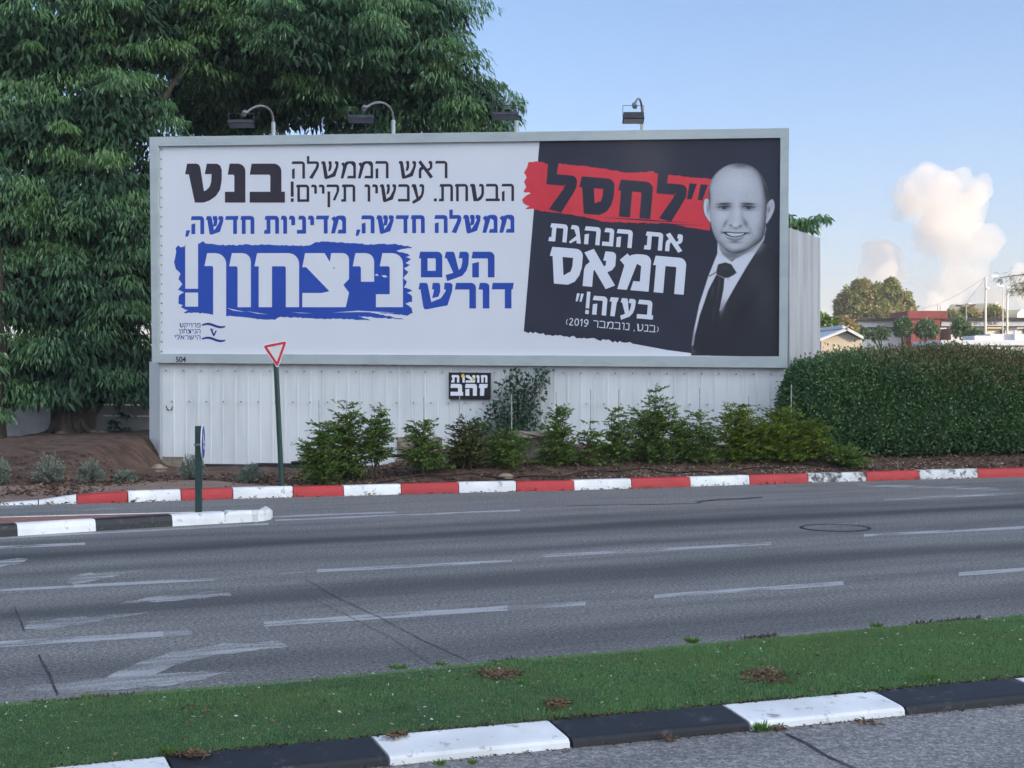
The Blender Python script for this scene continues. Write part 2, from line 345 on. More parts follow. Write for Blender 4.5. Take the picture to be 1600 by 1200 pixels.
# ---------------------------------------------------------------- ground, roads, kerbs
def sheet(name, pts, z, mat, label, kind='structure', sub=None):
    mb = MB(); mb.poly([(p[0], p[1], z) for p in pts]); o = mb.build(name, mat)
    return tag(o, label, 'ground', kind=kind)
sheet('ground', [(-3000, -3000), (3000, -3000), (3000, 6000), (-3000, 6000)], -.06, M['ground'], 'dry flat ground beyond the road and the plots')
ca, sa = math.cos(ROAD_ANG), math.sin(ROAD_ANG)
def road_pt(s, q): return Vector((ca * s - sa * q, sa * s + ca * q, 0))
# far kerb polyline (pixel, bottom edge, block boundaries)
kb = [(-700, 806), (-420, 800), (-200, 795), (0, 790), (60, 788.5), (120, 787), (200, 785), (283, 782), (364, 779.3), (458, 777), (537, 775), (627, 772.4), (717, 770), (807, 768), (897, 766), (987, 763.3), (1079, 760.3), (1172, 757.2), (1263, 754.2), (1354, 751.8), (1437, 749.2), (1528, 746.8), (1612, 744.8), (1700, 742.5), (1800, 740), (1920, 737.5), (2060, 734.5), (2260, 731)]
KP = [G(u, v) for u, v in kb]
KX = np.array([p.x for p in KP]); KY = np.array([p.y for p in KP])
def Yk(x): return float(np.interp(x, KX, KY))
mb = MB()
rp = [(p.x, p.y, 0) for p in KP] + [(60, KP[-1].y + 8, 0), (60, -30, 0), (-60, -30, 0), (-60, KP[0].y - 4, 0)]
mb.poly(rp[::-1]); o = mb.build('road', M['road']); tag(o, 'worn grey asphalt road with dark tyre polished bands', 'road', kind='structure')
# nearest lane lies in front of the median kerb
def kerb_run(name, pts, hs, cols, mats, width=.18, label='', inward=1, lip=None, gap=.008, kind='structure'):
    """painted kerb: pts = front foot line, one block per segment, inward=+1 puts the body on the left of the run direction"""
    mb = MB(); n = len(pts)
    nor = []
    for i in range(n):
        d = (pts[min(i + 1, n - 1)] - pts[max(i - 1, 0)]).normalized(); nor.append(Vector((-d.y, d.x, 0)) * inward)
    for i in range(n - 1):
        a, b = pts[i], pts[i + 1]; d = (b - a); L = d.length; d = d / L
        prof = []; jo, jh = rng.uniform(-.006, .006), rng.uniform(-.004, .004); a = a + nor[i] * (jo + rng.uniform(-.002, .002)); b = b + nor[i + 1] * (jo + rng.uniform(-.002, .002))
        for q, nn, h in ((a + d * gap, nor[i], hs[i] + jh), (b - d * gap, nor[i + 1], hs[i + 1] + jh)):
            pr = lip(h) if lip else [(0, -.02), (.006, h * .45), (.018, h * .84), (.03, h * .95), (.05, h), (width, h), (width, -.02)]
            prof.append([q + nn * w + Vector((0, 0, z)) for w, z in pr])
        k = len(prof[0]); vs = prof[0] + prof[1]
        fs = [[j, k + j, k + j + 1, j + 1] if inward > 0 else [j, j + 1, k + j + 1, k + j] for j in range(k - 1)] + [list(range(k)), list(range(k, 2 * k))[::-1]]
        mb.add(vs, fs, cols[i])
    o = mb.build(name, mats); return tag(o, label, 'kerb', kind=kind)
hs = [.02, .02, .02, .03, .06, .13] + [.165] * (len(KP) - 6)
cols = [2, 2, 2, 0, 0]
for i in range(5, len(KP) - 1): cols.append(1 if (i - 5) % 2 == 0 else 3 if kb[i][0] in (1263, 1437) else 0)
# subdivide nothing: one painted block per segment
kerb_run('kerb', KP, hs, cols, [M['white_kerb'], M['red_kerb'], M['kerb_base'], M['scraped_kerb']], .2, 'red and white painted kerb along the far side of the road')
# ---- soil bank between kerb and billboard
def smooth(a, b, x):
    t = np.clip((x - a) / (b - a), 0, 1); return t * t * (3 - 2 * t)
_ph = rng.uniform(0, 6.28, (9, 2)); _fr = rng.normal(0, 1, (9, 2)) * np.array([.5, .8, 1.1, 1.6, 2.2, 3.0, 4.2, 6, 8])[:, None]
def bumps(x, y):
    s = 0
    for k in range(9): s = s + np.sin(_fr[k, 0] * x + _ph[k, 0]) * np.cos(_fr[k, 1] * y + _ph[k, 1]) / (1.5 + k * .9)
    return s
def soil_z(x, y):
    x = np.asarray(x, float); d = np.asarray(y, float) - np.interp(x, KX, KY)
    wl = 1 - smooth(-8.1, -7.2, x); wr = smooth(-3.4, -.6, x); wm = np.clip(1 - wl - wr, 0, 1)
    left = .10 + .42 * smooth(2.3, 8.5, d) * (1 - .75 * smooth(-10.6, -12.6, x)) + .05 * smooth(2.2, 3.2, d)
    mid = .12 - .16 * smooth(3.2, 6.5, d)
    right = .135 + .20 * smooth(.15, .9, d) + .16 * smooth(.9, 2.4, d)
    return wl * left + wm * mid + wr * right + (.028 * bumps(x, y) + (.022 * bumps(x * 3.1 + 2, y * 3.1) + .014 * bumps(y * 7.3, x * 6.7 + 1)) * (1 - .6 * wr)) * smooth(.3, 1.4, d) * np.where(wl > .5, smooth(2.0, 3.2, d), 1)
xs = np.linspace(-18, 30, 340); ds = np.concatenate([np.linspace(.17, 4, 60), np.linspace(4.1, 22, 70)])
XX, DD = np.meshgrid(xs, ds); YY = np.interp(XX, KX, KY) + DD; ZZ = soil_z(XX, YY) + rng.normal(0, .008, XX.shape) * (DD > .4)
ZZ[:, :][(XX < -3.6) & (DD < 2.1 * (1 - .9 * smooth(-5.6, -3.7, XX)))] = -.03
V = np.stack([XX, YY, ZZ], -1).reshape(-1, 3); nx = len(xs); ii = np.arange(len(ds) - 1)[:, None] * nx + np.arange(nx - 1)[None]
Fq = np.stack([ii, ii + 1, ii + nx + 1, ii + nx], -1).reshape(-1, 4)
o = np_mesh('soil', V, Fq, M['soil'], smooth=True); tag(o, 'bare brown soil bank behind the kerb', 'ground', kind='structure')
# ---- pavement strip at the left
def kpt(x, d): return Vector((x, Yk(x) + d, 0))
mb = MB(); px = np.linspace(-16, -3.75, 40)
wid = [2.15 * (1 - .9 * float(smooth(-5.6, -3.7, x))) for x in px]
vs = []
for x, w in zip(px, wid):
    h = float(np.interp(x, KX, hs)) - .004; a = kpt(x, .205); b = kpt(x, .205 + w); a.z = h + .006; b.z = max(h, .13); vs += [a, b]
mb.add(vs, [[2 * i, 2 * i + 2, 2 * i + 3, 2 * i + 1] for i in range(len(px) - 1)])
o = mb.build('pavement', M['paver']); tag(o, 'narrow reddish paved strip behind the kerb', 'pavement', kind='structure')
# ---- splitter island
ist = [(-420, 866), (-290, 858), (-105, 846.5), (28, 837.5), (150, 830), (270, 822.5), (352, 818), (410, 814.5)]
ipn = [G(u, v) for u, v in ist]
tipc = [G(424, 811.5), G(426, 807.5), G(417, 803.0)]
far = [G(u, v, .15) for u, v in ((395, 797.0), (344, 797.3), (172, 801.5), (0, 806), (-110, 809), (-420, 818))]
for p in far: p.z = 0
loop = ipn + tipc + far
isl = empty('traffic_island', loop[4], 'low paved splitter island with black and white kerb at the side street', 'traffic island', kind='structure')
def blocks(pts, cl, inward=1, w=.17, h=.15):
    n = len(pts)
    nor = []
    for i in range(n):
        d = (pts[min(i + 1, n - 1)] - pts[max(i - 1, 0)]).normalized(); nor.append(Vector((-d.y, d.x, 0)) * inward)
    for i in range(n - 1):
        a, b = pts[i], pts[i + 1]; pr = [(0, -.02), (.01, h * .5), (.03, h * .88), (.055, h * .98), (.08, h), (w, h), (w, -.02)]
        A = [a + nor[i] * x + Vector((0, 0, z)) for x, z in pr]; B = [b + nor[i + 1] * x + Vector((0, 0, z)) for x, z in pr]; k = len(pr)
        mb.add(A + B, [[j, k + j, k + j + 1, j + 1] for j in range(k - 1)], cl[i])
full = ipn + tipc + far
cl = [1, 0, 1, 0, 1] + [0] * 12
mb = MB(); blocks(ipn[:7], cl); blocks(far[1:], [0] * 9, w=.10, h=.146)
nose = [ipn[6], G(392, 815.6), G(412, 814.2), G(423, 811.6), G(426, 808.2), G(418, 804.6)] + [G(402, 798.2, .15), G(372, 797.2, .15), G(346, 797.3, .15)]
for p in nose: p.z = -.01
cN = sum(nose, Vector()) / len(nose); hN = [.15, .15, .147, .135, .125, .135, .147, .15, .15]
t1 = [Vector((p.x, p.y, h * .72)) for p, h in zip(nose, hN)]; t2 = [cN + (p - cN) * .88 for p in nose]; t2 = [Vector((p.x, p.y, h)) for p, h in zip(t2, hN)]; nN = len(nose)
mb.add(nose + t1 + t2, [[i, (i + 1) % nN, nN + (i + 1) % nN, nN + i] for i in range(nN)] + [[nN + i, nN + (i + 1) % nN, 2 * nN + (i + 1) % nN, 2 * nN + i] for i in range(nN)] + [list(range(2 * nN, 3 * nN))], 0)
mb.build('kerb', [M['white_kerb'], M['black_kerb']], isl)
mb = MB(); inner = [p + Vector((-.03, .12, .138)) for p in ipn[:7]] + [p + Vector((0, -.06, .138)) for p in far[1:]]
mb.poly(inner); mb.build('paving', M['brick'], isl)
# ---- near median : turf strip + sloping kerb
fe = [G(u, v, .055) for u, v in ((-500, 1143), (0, 1100), (400, 1068), (800, 1033), (1200, 999), (1600, 962), (2000, 924), (2600, 868))]
nb = [(-700, 1346), (-380, 1306), (-20, 1266), (278, 1233), (608, 1198), (893, 1170), (1172, 1143), (1416, 1119), (1640, 1096.5), (1850, 1075), (2060, 1053), (2270, 1031)]
NB = [G(u, v) for u, v in nb]
def lip(h): return [(0, -.02), (.004, .034), (.02, .050), (.05, .057), (.30, .085), (.335, .082), (.34, -.02)]
kerb_run('kerb', NB, [.085] * len(NB), [1, 0, 1, 0, 1, 0, 1, 0, 1, 0, 1], [M['black_kerb'], M['white_kerb']], .34, 'black and white painted sloping kerb at the near edge of the turf', lip=lip)
NX = np.array([p.x for p in NB]); NY = np.array([p.y for p in NB]); EX = np.array([p.x for p in fe]); EY = np.array([p.y for p in fe])
def turf_lo(x): return np.interp(x, NX, NY) + .335 * 1.07
def turf_hi(x): return np.interp(x, EX, EY)
x0, x1 = -4.6, 8.0
gx = np.linspace(x0, x1, 120); gt = np.linspace(0, 1, 14)
XX, TT = np.meshgrid(gx, gt); YY = turf_lo(XX) * (1 - TT) + turf_hi(XX) * TT
def turf_z(x, t): return .068 + .014 * np.sin(np.pi * t) + .004 * bumps(x * 2.1, t * 5)
ZZ = turf_z(XX, TT); ZZ[0] -= .02; ZZ[-1] -= .03
V = np.stack([XX, YY, ZZ], -1).reshape(-1, 3); nx = len(gx); ii = np.arange(13)[:, None] * nx + np.arange(nx - 1)[None]
turf = np_mesh('turf', V, np.stack([ii, ii + 1, ii + nx + 1, ii + nx], -1).reshape(-1, 4), M['turf_base'], smooth=True)
tag(turf, 'strip of short green artificial turf on the median', 'turf', kind='stuff')
nB = 260000
bx = rng.uniform(-3.6, 5.2, nB); bt = rng.uniform(0.0, 1, nB) ** .9
by = turf_lo(bx) * (1 - bt) + turf_hi(bx) * bt
keep = rng.random(nB) < (.75 + .25 * np.sin(bumps(bx * 1.5, by * 1.5) * 3)); bx, bt, by = bx[keep], bt[keep], by[keep]; nB = len(bx)
bz = turf_z(bx, np.clip(bt, .03, .97)) - .004 - .03 * (bt < .02) - .02 * (bt > .985)
a = rng.uniform(0, 6.28, nB); ln = rng.uniform(.012, .026, nB) * (1 + .25 * np.sin(bumps(bx, by) * 4)); w = rng.uniform(.0014, .0026, nB)
S = np.stack([np.cos(a), np.sin(a), np.zeros(nB)], -1); base = np.stack([bx, by, bz], -1)
lean = nrm(rng.normal(0, 1, (nB, 3)) * [1, 1, 0] + 1e-6) * rng.uniform(.2, .9, (nB, 1)) + [[.15, -.1, 1]]
V = np.stack([base - S * w[:, None], base + S * w[:, None], base + nrm(lean) * ln[:, None]], 1).reshape(-1, 3)
o = np_mesh('grass', V, np.arange(nB * 3).reshape(-1, 3), M['grass']); tag(o, 'short green turf blades covering the median strip', 'grass', kind='stuff')
mb = MB(); mb.poly([tuple(p + Vector((0, 0, -.02))) for p in fe] + [(x, y + .13, .004) for x, y in zip(EX[::-1], EY[::-1])])
o = mb.build('road_edge', M['kerb_base']); tag(o, 'thin pale concrete edge along the far side of the turf', 'road', kind='structure')
# near lane in front of the sloping kerb
mb = MB(); mb.poly([(p.x, p.y + .06, .004) for p in NB][::-1] + [(-30, NB[0].y, .004), (-30, -20, .004), (40, -20, .004), (40, NB[-1].y, .004)])
o = mb.build('road', M['road2']); tag(o, 'coarse grey asphalt of the near carriageway', 'road', kind='structure')
# ---- road markings : worn white strips 4 mm above the asphalt
lines = [((412, 975), (793, 950), 8), ((1022, 932), (1318, 911), 6.5), ((1498, 897), (1760, 878), 6), ((-260, 1023), (255, 990.5), 9),
         ((495, 892), (750, 879), 4.6), ((848, 868.5), (1205, 849), 4.3), ((1350, 836.5), (1760, 816), 4), ((115, 916), (335, 904.5), 5),
         ((-180, 863), (133, 849.5), 4), ((430, 812.8), (812, 797.2), 2.6), ((426, 807), (620, 800.3), 2.4), ((-160, 849), (420, 818.5), 3)]
faint = [((-160, 930), (115, 916.5), 4), ((793, 950), (915, 942.5), 7), ((255, 990.5), (300, 987.5), 8), ((335, 904.5), (495, 892), 2), ((750, 879), (800, 876), 4), ((-160, 796.6), (45, 789.6), 4.5),
         ((1340, 758), (1560, 764), 4), ((1380, 780.5), (1585, 771), 3.6), ((100, 806), (330, 799.5), 1.6)]
def strip(mb, a, b, wpx, mi, z=.002):
    n = max(2, int(abs(b[0] - a[0]) / 18)); up = []; dn = []
    for k in range(n + 1):
        t = k / n; u = a[0] + (b[0] - a[0]) * t; v = a[1] + (b[1] - a[1]) * t; w = wpx / 2 * rng.uniform(.82, 1.05)
        up.append(G(u, v - w, z)); dn.append(G(u, v + w, z))
    for k in range(n): mb.add([dn[k], dn[k + 1], up[k + 1], up[k]], [[0, 1, 2, 3]], mi)
mb = MB()
for a, b, w in lines: strip(mb, a, b, w, 0)
for a, b, w in faint: strip(mb, a, b, w, 1)
def jag(pts, amp, step, seed):
    r = random.Random(seed); out = []
    n = len(pts)
    for i in range(n):
        a, b = pts[i], pts[(i + 1) % n]; L = math.hypot(b[0] - a[0], b[1] - a[1]); k = max(1, int(L / step))
        for j in range(k):
            t = j / k; out.append((a[0] + (b[0] - a[0]) * t + r.uniform(-amp, amp) * .5, a[1] + (b[1] - a[1]) * t + r.uniform(-amp, amp)))
    return out
old = [  # rubbed out arrows
 [(165, 1058), (215, 1036), (270, 1018), (350, 1006), (430, 1001), (452, 1010), (380, 1018), (320, 1026), (270, 1040), (242, 1054), (300, 1050), (362, 1049), (320, 1060), (270, 1070), (215, 1074), (150, 1080), (85, 1086), (60, 1082), (30, 1073), (90, 1069)],
 [(38, 981), (45, 972), (110, 966), (235, 957), (180, 967), (110, 977), (70, 985)],
 [(185, 943), (240, 932), (300, 927), (358, 924), (362, 931), (300, 936)],
 [(100, 908), (125, 897), (170, 895), (228, 891), (190, 898), (158, 906), (115, 912)],
 [(-60, 882), (0, 876), (45, 872), (30, 880), (0, 886)],
 [(120, 798), (165, 796), (190, 793), (140, 795.5)]]
for k, pl in enumerate(old):
    pl = jag(pl, 1.6, 14, k); pts3 = [Vector((G(u, v, .003).x, G(u, v, .003).y)) for u, v in pl]
    vv, ee, ff, *_ = delaunay_2d_cdt(pts3, [], [list(range(len(pts3)))], 1, 1e-5)
    mb.add([(q.x, q.y, .003) for q in vv], [list(f) for f in ff], 1)
o = mb.build('road_markings', [M['line'], M['oldline']]); tag(o, 'worn white lane lines and rubbed out arrows on the asphalt', 'road markings', kind='structure')
# cracks and a sealed joint
mb = MB()
for pl, w in (([(478, 905), (520, 930), (600, 968), (660, 1000), (735, 1034)], .007), ([(440, 912), (540, 960), (610, 996), (672, 1036)], .004), ([(60, 1022), (75, 1050), (90, 1085)], .013), ([(22, 947), (38, 985)], .008),
              ([(885, 790), (1090, 786.5), (1100, 781.5), (1192, 776.5)], .05), ([(1085, 783.5), (1190, 777.5)], .05)):
    c = []
    for (a, b) in zip(pl[:-1], pl[1:]):
        for t in np.linspace(0, 1, 8)[:-1]: c.append((a[0] + (b[0] - a[0]) * t + rng.normal(0, .5), a[1] + (b[1] - a[1]) * t + rng.normal(0, .35)))
    c.append(pl[-1]); c = [G(u, v, .005) for u, v in c]
    L = []; R_ = []
    for i, p in enumerate(c):
        d = (c[min(i + 1, len(c) - 1)] - c[max(i - 1, 0)]).normalized(); q = Vector((-d.y, d.x, 0)) * w * rng.uniform(.3, .8); L.append(p + q); R_.append(p - q)
    for i in range(len(c) - 1): mb.add([R_[i], R_[i + 1], L[i + 1], L[i]], [[0, 1, 2, 3]])
c = [G(u, v, .008) for u, v in ((1228, 1146), (1262, 1162), (1290, 1180), (1340, 1202), (1390, 1225))]
for i in range(len(c) - 1):
    d = (c[i + 1] - c[i]).normalized(); q = Vector((-d.y, d.x, 0)) * .012; mb.add([c[i] - q, c[i + 1] - q, c[i + 1] + q, c[i] + q], [[0, 1, 2, 3]])
o = mb.build('road_cracks', pm('tar seams', (.022, .022, .024), (.085, .083, .082), 5, .8)); tag(o, 'dark cracks and sealed seams in the asphalt', 'road', kind='structure')
# manhole
mc = G(1305, 825); mh = empty('manhole_cover', mc, 'round flush manhole cover with dark rim in the asphalt', 'manhole cover')
mb = MB(); r1, r2 = .41, .455; cp = []
for k in range(40):
    t = k / 40 * 2 * math.pi; cp.append((math.cos(t), math.sin(t)))
mb.poly([(mc.x + x * r1, mc.y + y * r1, .002) for x, y in cp]); mb.build('lid', M['road'], mh)
mb = MB()
for k in range(40):
    a, b = cp[k], cp[(k + 1) % 40]; mb.add([(mc.x + a[0] * r1, mc.y + a[1] * r1, .006), (mc.x + a[0] * r2, mc.y + a[1] * r2, .006), (mc.x + b[0] * r2, mc.y + b[1] * r2, .006), (mc.x + b[0] * r1, mc.y + b[1] * r1, .006)], [[0, 1, 2, 3]])
mb.build('rim', M['pipe'], mh)
# ---------------------------------------------------------------- billboard
YL, YR = 32.7, 30.8; RAISED = False
pL = P(236, 400, YL); pR = P(1233, 400, YR)
BEX = Vector((pR.x - pL.x, pR.y - pL.y, 0)).normalized(); BN = Vector((BEX.y, -BEX.x, 0))      # BN faces the road
def B(u, v, off=0.0):
    """point of the billboard plane seen at pixel (u,v), then moved off metres along the plane normal"""
    if .02 < off < .05 and not RAISED: off = .02 + (off - .02) * .22
    d = ray(u, v); o = Vector((0, 0, CAMH)); t = (Vector((pL.x, pL.y, CAMH)) - o).dot(BN) / d.dot(BN)
    return o + d * t + BN * off
def prism(mb, px, o0, o1, mi=0):
    mb.hexa([B(u, v, o0) for u, v in px], [B(u, v, o1) for u, v in px], mi)
RAISED = True
bb = empty('billboard', (B(735, 571).x, B(735, 571).y, 0.0), 'huge grey framed roadside billboard with a white and black Hebrew election poster', 'billboard')
FO = [(236, 215), (1233, 201), (1230, 575), (240, 567)]; FI = [(250, 229.5), (1219, 216.5), (1217, 557), (251, 552.5)]
mb = MB()
for i in range(4):
    j = (i + 1) % 4; q = [FO[i], FO[j], FI[j], FI[i]]
    prism(mb, q[::-1] , -.32, .10)
mb.build('frame', M['frame'], bb, bevel=.008)
mb = MB()                                                # dark shadow gap strip round the poster, joints of the frame
for a, b in (((250, 229.5), (1219, 216.5)),):
    prism(mb, [(a[0], a[1] + 1.6), (b[0], b[1] + 1.6), (b[0], b[1] + .2), (a[0], a[1] + .2)], .0, .012)
mb.build('top_gap', M['roof_black'], bb)
mb = MB(); mb.poly([B(u, v, .02) for u, v in [(249, 228.5), (1220, 215.5), (1218, 558), (250, 553.5)][::-1]])
poster = mb.build('poster', M['paper'], bb)
mb = MB(); mb.poly([B(u, v, -.31) for u, v in [(240, 220), (1230, 206), (1228, 572), (243, 563)]]); mb.build('backing', M['panel2'], bb)
for k in range(22):
    t = k / 21; mb = MB()
    for (a, b) in (((252.5, 234), (253.5, 549)),):
        u, v = a[0] + (b[0] - a[0]) * t, a[1] + (b[1] - a[1]) * t; prism(mb, [(u - .7, v - .8), (u - .7, v + .8), (u + .7, v + .8), (u + .7, v - .8)], .02, .035)
    mb.build('poster_clip', M['roof_black'], bb)

RAISED = False
# ---- lettering: every glyph is a union of polygons and strokes (delaunay), drawn in pixel space on the poster plane
def seg(a, b, t):
    dx, dy = b[0] - a[0], b[1] - a[1]; L = math.hypot(dx, dy) or 1; nx, ny = -dy / L * t / 2, dx / L * t / 2
    return [(a[0] - nx, a[1] - ny), (b[0] - nx, b[1] - ny), (b[0] + nx, b[1] + ny), (a[0] + nx, a[1] + ny)]
def S(pts, t, tn=None):
    out = [seg(a, b, t) for a, b in zip(pts[:-1], pts[1:])]
    for p in pts[1:-1]: out.append([(p[0] + t / 2 * math.cos(k * math.pi / 6), p[1] + t / 2 * math.sin(k * math.pi / 6)) for k in range(12)])
    return out
def arc(cx, cy, r, a0, a1, n=6): return [(cx + r * math.cos(math.radians(a0 + (a1 - a0) * k / n)), cy + r * math.sin(math.radians(a0 + (a1 - a0) * k / n))) for k in range(n + 1)]
def hook(w, t, y0=0, x0=0, r=.2, sl=.05, sx=0):
    r = min(r, (w - x0) * .5); w2 = w - sx
    return [[(x0 + sl, 1)] + arc(w2 - r, 1 - r, r, 90, 0) + [(w2, y0), (w2 - t, y0), (w2 - t, 1 - t * 1.12), (w2 - t - .02, 1 - t), (x0, 1 - t)]]
def bar(x0, x1, y0, y1, sl=0): return [[(x0, y0), (x1 - sl, y0), (x1, y1), (x0 + sl, y1)]]
GW = {'א': .84, 'ב': .84, 'ג': .56, 'ד': .76, 'ה': .76, 'ו': .36, 'ז': .46, 'ח': .80, 'ט': .86, 'י': .36, 'כ': .70, 'ל': .68, 'מ': .86, 'נ': .52, 'ס': .84, 'ע': .78, 'פ': .78, 'צ': .78, 'ק': .78, 'ר': .70, 'ש': 1.0, 'ת': .86, 'ם': .80, 'ן': .36,
      ' ': .34, '.': .22, ',': .22, '!': .24, '"': .40, '(': .30, ')': .30, '0': .58, '1': .40, '2': .56, '9': .58}
def glyph(c, w, t):
    """outline polygons in a unit high box, w wide, stem t; returns (add, cut)"""
    h = t * .98
    if c == 'ר': return hook(w, t), []
    if c == 'ד': return bar(0, w, 1 - h, 1, .04) + bar(w - .09 - t, w - .09, 0, 1 - h / 2), []
    if c == 'ה': return hook(w, t) + [[(.03, 0), (.03 + t, 0), (.03 + t, .60), (.03, .54)]], []
    if c == 'ח': return hook(w, t) + bar(.08, .08 + t, 0, 1 - h / 2), []
    if c == 'ת': return hook(w, t, x0=.04) + bar(.15, .15 + t, .02, 1 - h / 2) + [[(0, 0), (.15 + t * .8, 0), (.15 + t, .1), (.15 + t, h), (.03, h)]], []
    if c == 'ם': return hook(w, t) + bar(.08, .08 + t, 0, 1 - h / 2) + bar(.08, w, 0, h), []
    if c == 'ס':
        return [[(.05, 1)] + arc(w - .2, .8, .2, 90, 0) + [(w, .50), (w - .05, .28), (w - .16, .10), (w - .34, 0), (.18, 0), (.08, 1 - h), (0, 1 - h)]], [[(.08 + t * 1.05, 1 - h), (w - t * 1.0, 1 - h), (w - t, .52), (w - t - .04, .36), (w - t - .12, h + .06), (w - t - .2, h), (.17 + t * .95, h)]]
    if c == 'ב': return hook(w, t, sx=.09) + bar(0, w, 0, h) , []
    if c == 'כ': return hook(w, t) + [[(0, 0), (w - .12, 0), (w, .12), (w, h + .1), (w - t, h), (0, h)]], []
    if c == 'נ': return hook(w, t, x0=.07) + bar(0, w, 0, h), []
    if c == 'ו': return hook(w, t, r=.16), []
    if c == 'ז': return bar(0, w, 1 - h, 1, .05) + [[(.10, 0), (.10 + t, 0), (.16 + t, 1 - h / 2), (.12, 1 - h / 2)]], []
    if c == 'י': return hook(w, t, y0=.47, r=.16), []
    if c == 'ן': return hook(w, t, y0=-.32, r=.16), []
    if c == 'ט' and t > .25:
        k = w / .935; tr = [(240, 212), (297, 212), (312, 220), (319, 238), (340, 376), (352, 372), (374, 350), (383, 320), (385, 275), (345, 275), (357, 212), (420, 213), (438, 226), (446, 250), (446, 310), (436, 368), (412, 405), (375, 432), (338, 445), (286, 445), (250, 276), (228, 276)]; return [[((x - 228) / 233 * k, (445 - y) / 233) for x, y in tr]], []
    if c == 'ט':
        q = w / .935; k = t / .26
        o = [(.055, 1), (.11 + .19 * k, 1), (.16 + .19 * k, .95), (.18 + .20 * k, .88)]
        return [[(.05, 1), (t + .10, 1), (t + .16, .95), (t + .28, h), (w - t - .22, h + .02), (w - t - .06, h + .16), (w - t, .46), (w - t, 1 - h), (w - t - .15, 1 - h), (w - t - .10, 1)] + arc(w - .16, .84, .16, 90, 0) + [(w, .45), (w - .05, .26), (w - .15, .11), (w - .32, 0), (.22, 0), (.09, 1 - h), (0, 1 - h)]], []
    if c == 'ע': return [[(.05, 1), (t + .08, 1), (t + .13, .94), (w * .50 + t * .4, .18), (w * .5 - t * .3, .05)] + [(.08, 1 - h), (0, 1 - h)]] + [[(w - t - .14, 1 - h), (w - t - .10, 1)] + arc(w - .14, .86, .14, 90, 0) + [(w - .02, .5), (w - .10, .26), (w - .26, .06), (.10, -.15), (.04, -.15 + h * .95), (w - .30 - t * .55, .22), (w - t - .05, .38), (w - t, .6), (w - t, 1 - h)][:]], []
    if c == 'ש':
        return [[(.05, 1), (t + .05, 1), (t + .10, .94), (t + .24, h * .98), (w - t - .20, h * .9 + .17), (w - t - .02, .66), (w - t, 1 - h), (w - t - .08, 1 - h), (w - t - .05, 1)] + arc(w - .12, .88, .12, 90, 0) + [(w - .02, .68), (w - .20, .12), (.34, -.03), (.24, -.03), (.19, .05), (.08, 1 - h), (0, 1 - h)],
                [(w * .40, .40), (w * .40 + t * .95, .46), (w * .5 + t * .7, .66), (w * .5 + t * .72, .9), (w * .5 + t * .55, 1), (w * .5 - t * .42, 1), (w * .5 - t * .55, 1 - h), (w * .5 - t * .25, 1 - h), (w * .46 - t * .05, .70)]], []
    if c == 'מ': return S([(.10, .90), (.10 + t * .9, .66)], t * 1.05) + [[(0, 0), (t, 0), (.22 + t, .74), (.14, .80), (.13, .62)]] + [[(.14, .78), (.30, .96), (.46, 1.0)] + arc(w - .2, .8, .2, 90, 0) + [(w, 0), (.36, 0), (.42, h), (w - t, h), (w - t, .68), (w - t - .06, .86 - h * .6), (w - t - .14, 1 - h), (.46, 1 - h), (.30 + t * .2, .70)]], []
    if c == 'א': return [[(.0, .92), (t * .95, 1.04), (w, .09), (w - t * .95, -.03)]] + [[(w - t - .12, 1 - h), (w - t - .08, 1)] + arc(w - .16, .88, .12, 90, 0) + [(w - .04, .62), (w - .12, .50), (.58 * w, .36), (.50 * w, .50), (w - .04 - t, .62), (w - .04 - t, 1 - h)]] + [[(.03, 0), (.03 + t, 0), (.03 + t, .42), (.36, .60), (.22, .72), (.07, .58), (.03, .46)]], []
    if c == 'ל': return [[(0, 1 - h), (0, 1.30), (t * .92, 1.30), (t * .88, 1)] + arc(w - .16, .84, .16, 90, 0) + [(w, .70), (w - .06, .55), (.16 + t, -.02), (.12, .06 - .02), (w - t - .05, .62), (w - t, .78), (w - t, 1 - h)]], []
    if c == 'ג': return [[(.08, 1), (w * .5, 1), (w * .70, .93), (w * .76, .80), (w, 0), (w - t, 0), (w * .62 - t * .2, .45), (w * .7 - t, 1 - h), (.03, 1 - h)]] + [[(.0, .06), (.06, -.04), (w * .8, .26), (w * .6, .44)]], []
    if c == 'צ': return [[(.05, 1), (t + .14, 1), (w * .92, .36), (w, .27), (w - .06, 0), (0, 0), (0, h), (w * .42, h), (w * .58, h + .03), (.07, 1 - h * .98), (0, 1 - h)]] + [[(w - t - .10, 1 - h), (w - t - .06, 1)] + arc(w - .12, .88, .12, 90, 0) + [(w, .52), (w * .90, .43), (w * .7, .33), (w * .62, .52), (w - t, .58), (w - t, 1 - h)]], []
    if c == 'פ': return hook(w, t, x0=.05) + [[(0, 0), (w, 0), (w, h), (0, h)]] + bar(.08, .08 + t * .95, .46, 1 - h / 2) + bar(.08, .44, .46, .46 + h * .85), []
    if c == 'ק': return [[(.05, 1)] + arc(w - .16, .84, .16, 90, 0) + [(w, .62), (w * .62 + t * .3, .06), (w * .62 - t * .6, .10), (w - t, .60), (w - t, 1 - h), (0, 1 - h)]] + bar(.07, .07 + t, -.32, .60), []
    if c == '.': return bar(.03, .03 + t * 1.1, 0, t * 1.1), []
    if c == ',': return [[(.0, -.14), (t * .7, -.14), (t * 1.3, t), (.06, t)]], []
    if c == '!': return bar(.03, w - .03, .30, 1.18) + bar(.03, w - .03, 0, .21), []
    if c == '"': return [[(.0, .62), (t * .42, .62), (t * .80, 1.05), (.04, 1.05)], [(w * .52, .62), (w * .52 + t * .42, .62), (w * .52 + t * .80, 1.05), (w * .52 + .04, 1.05)]], []
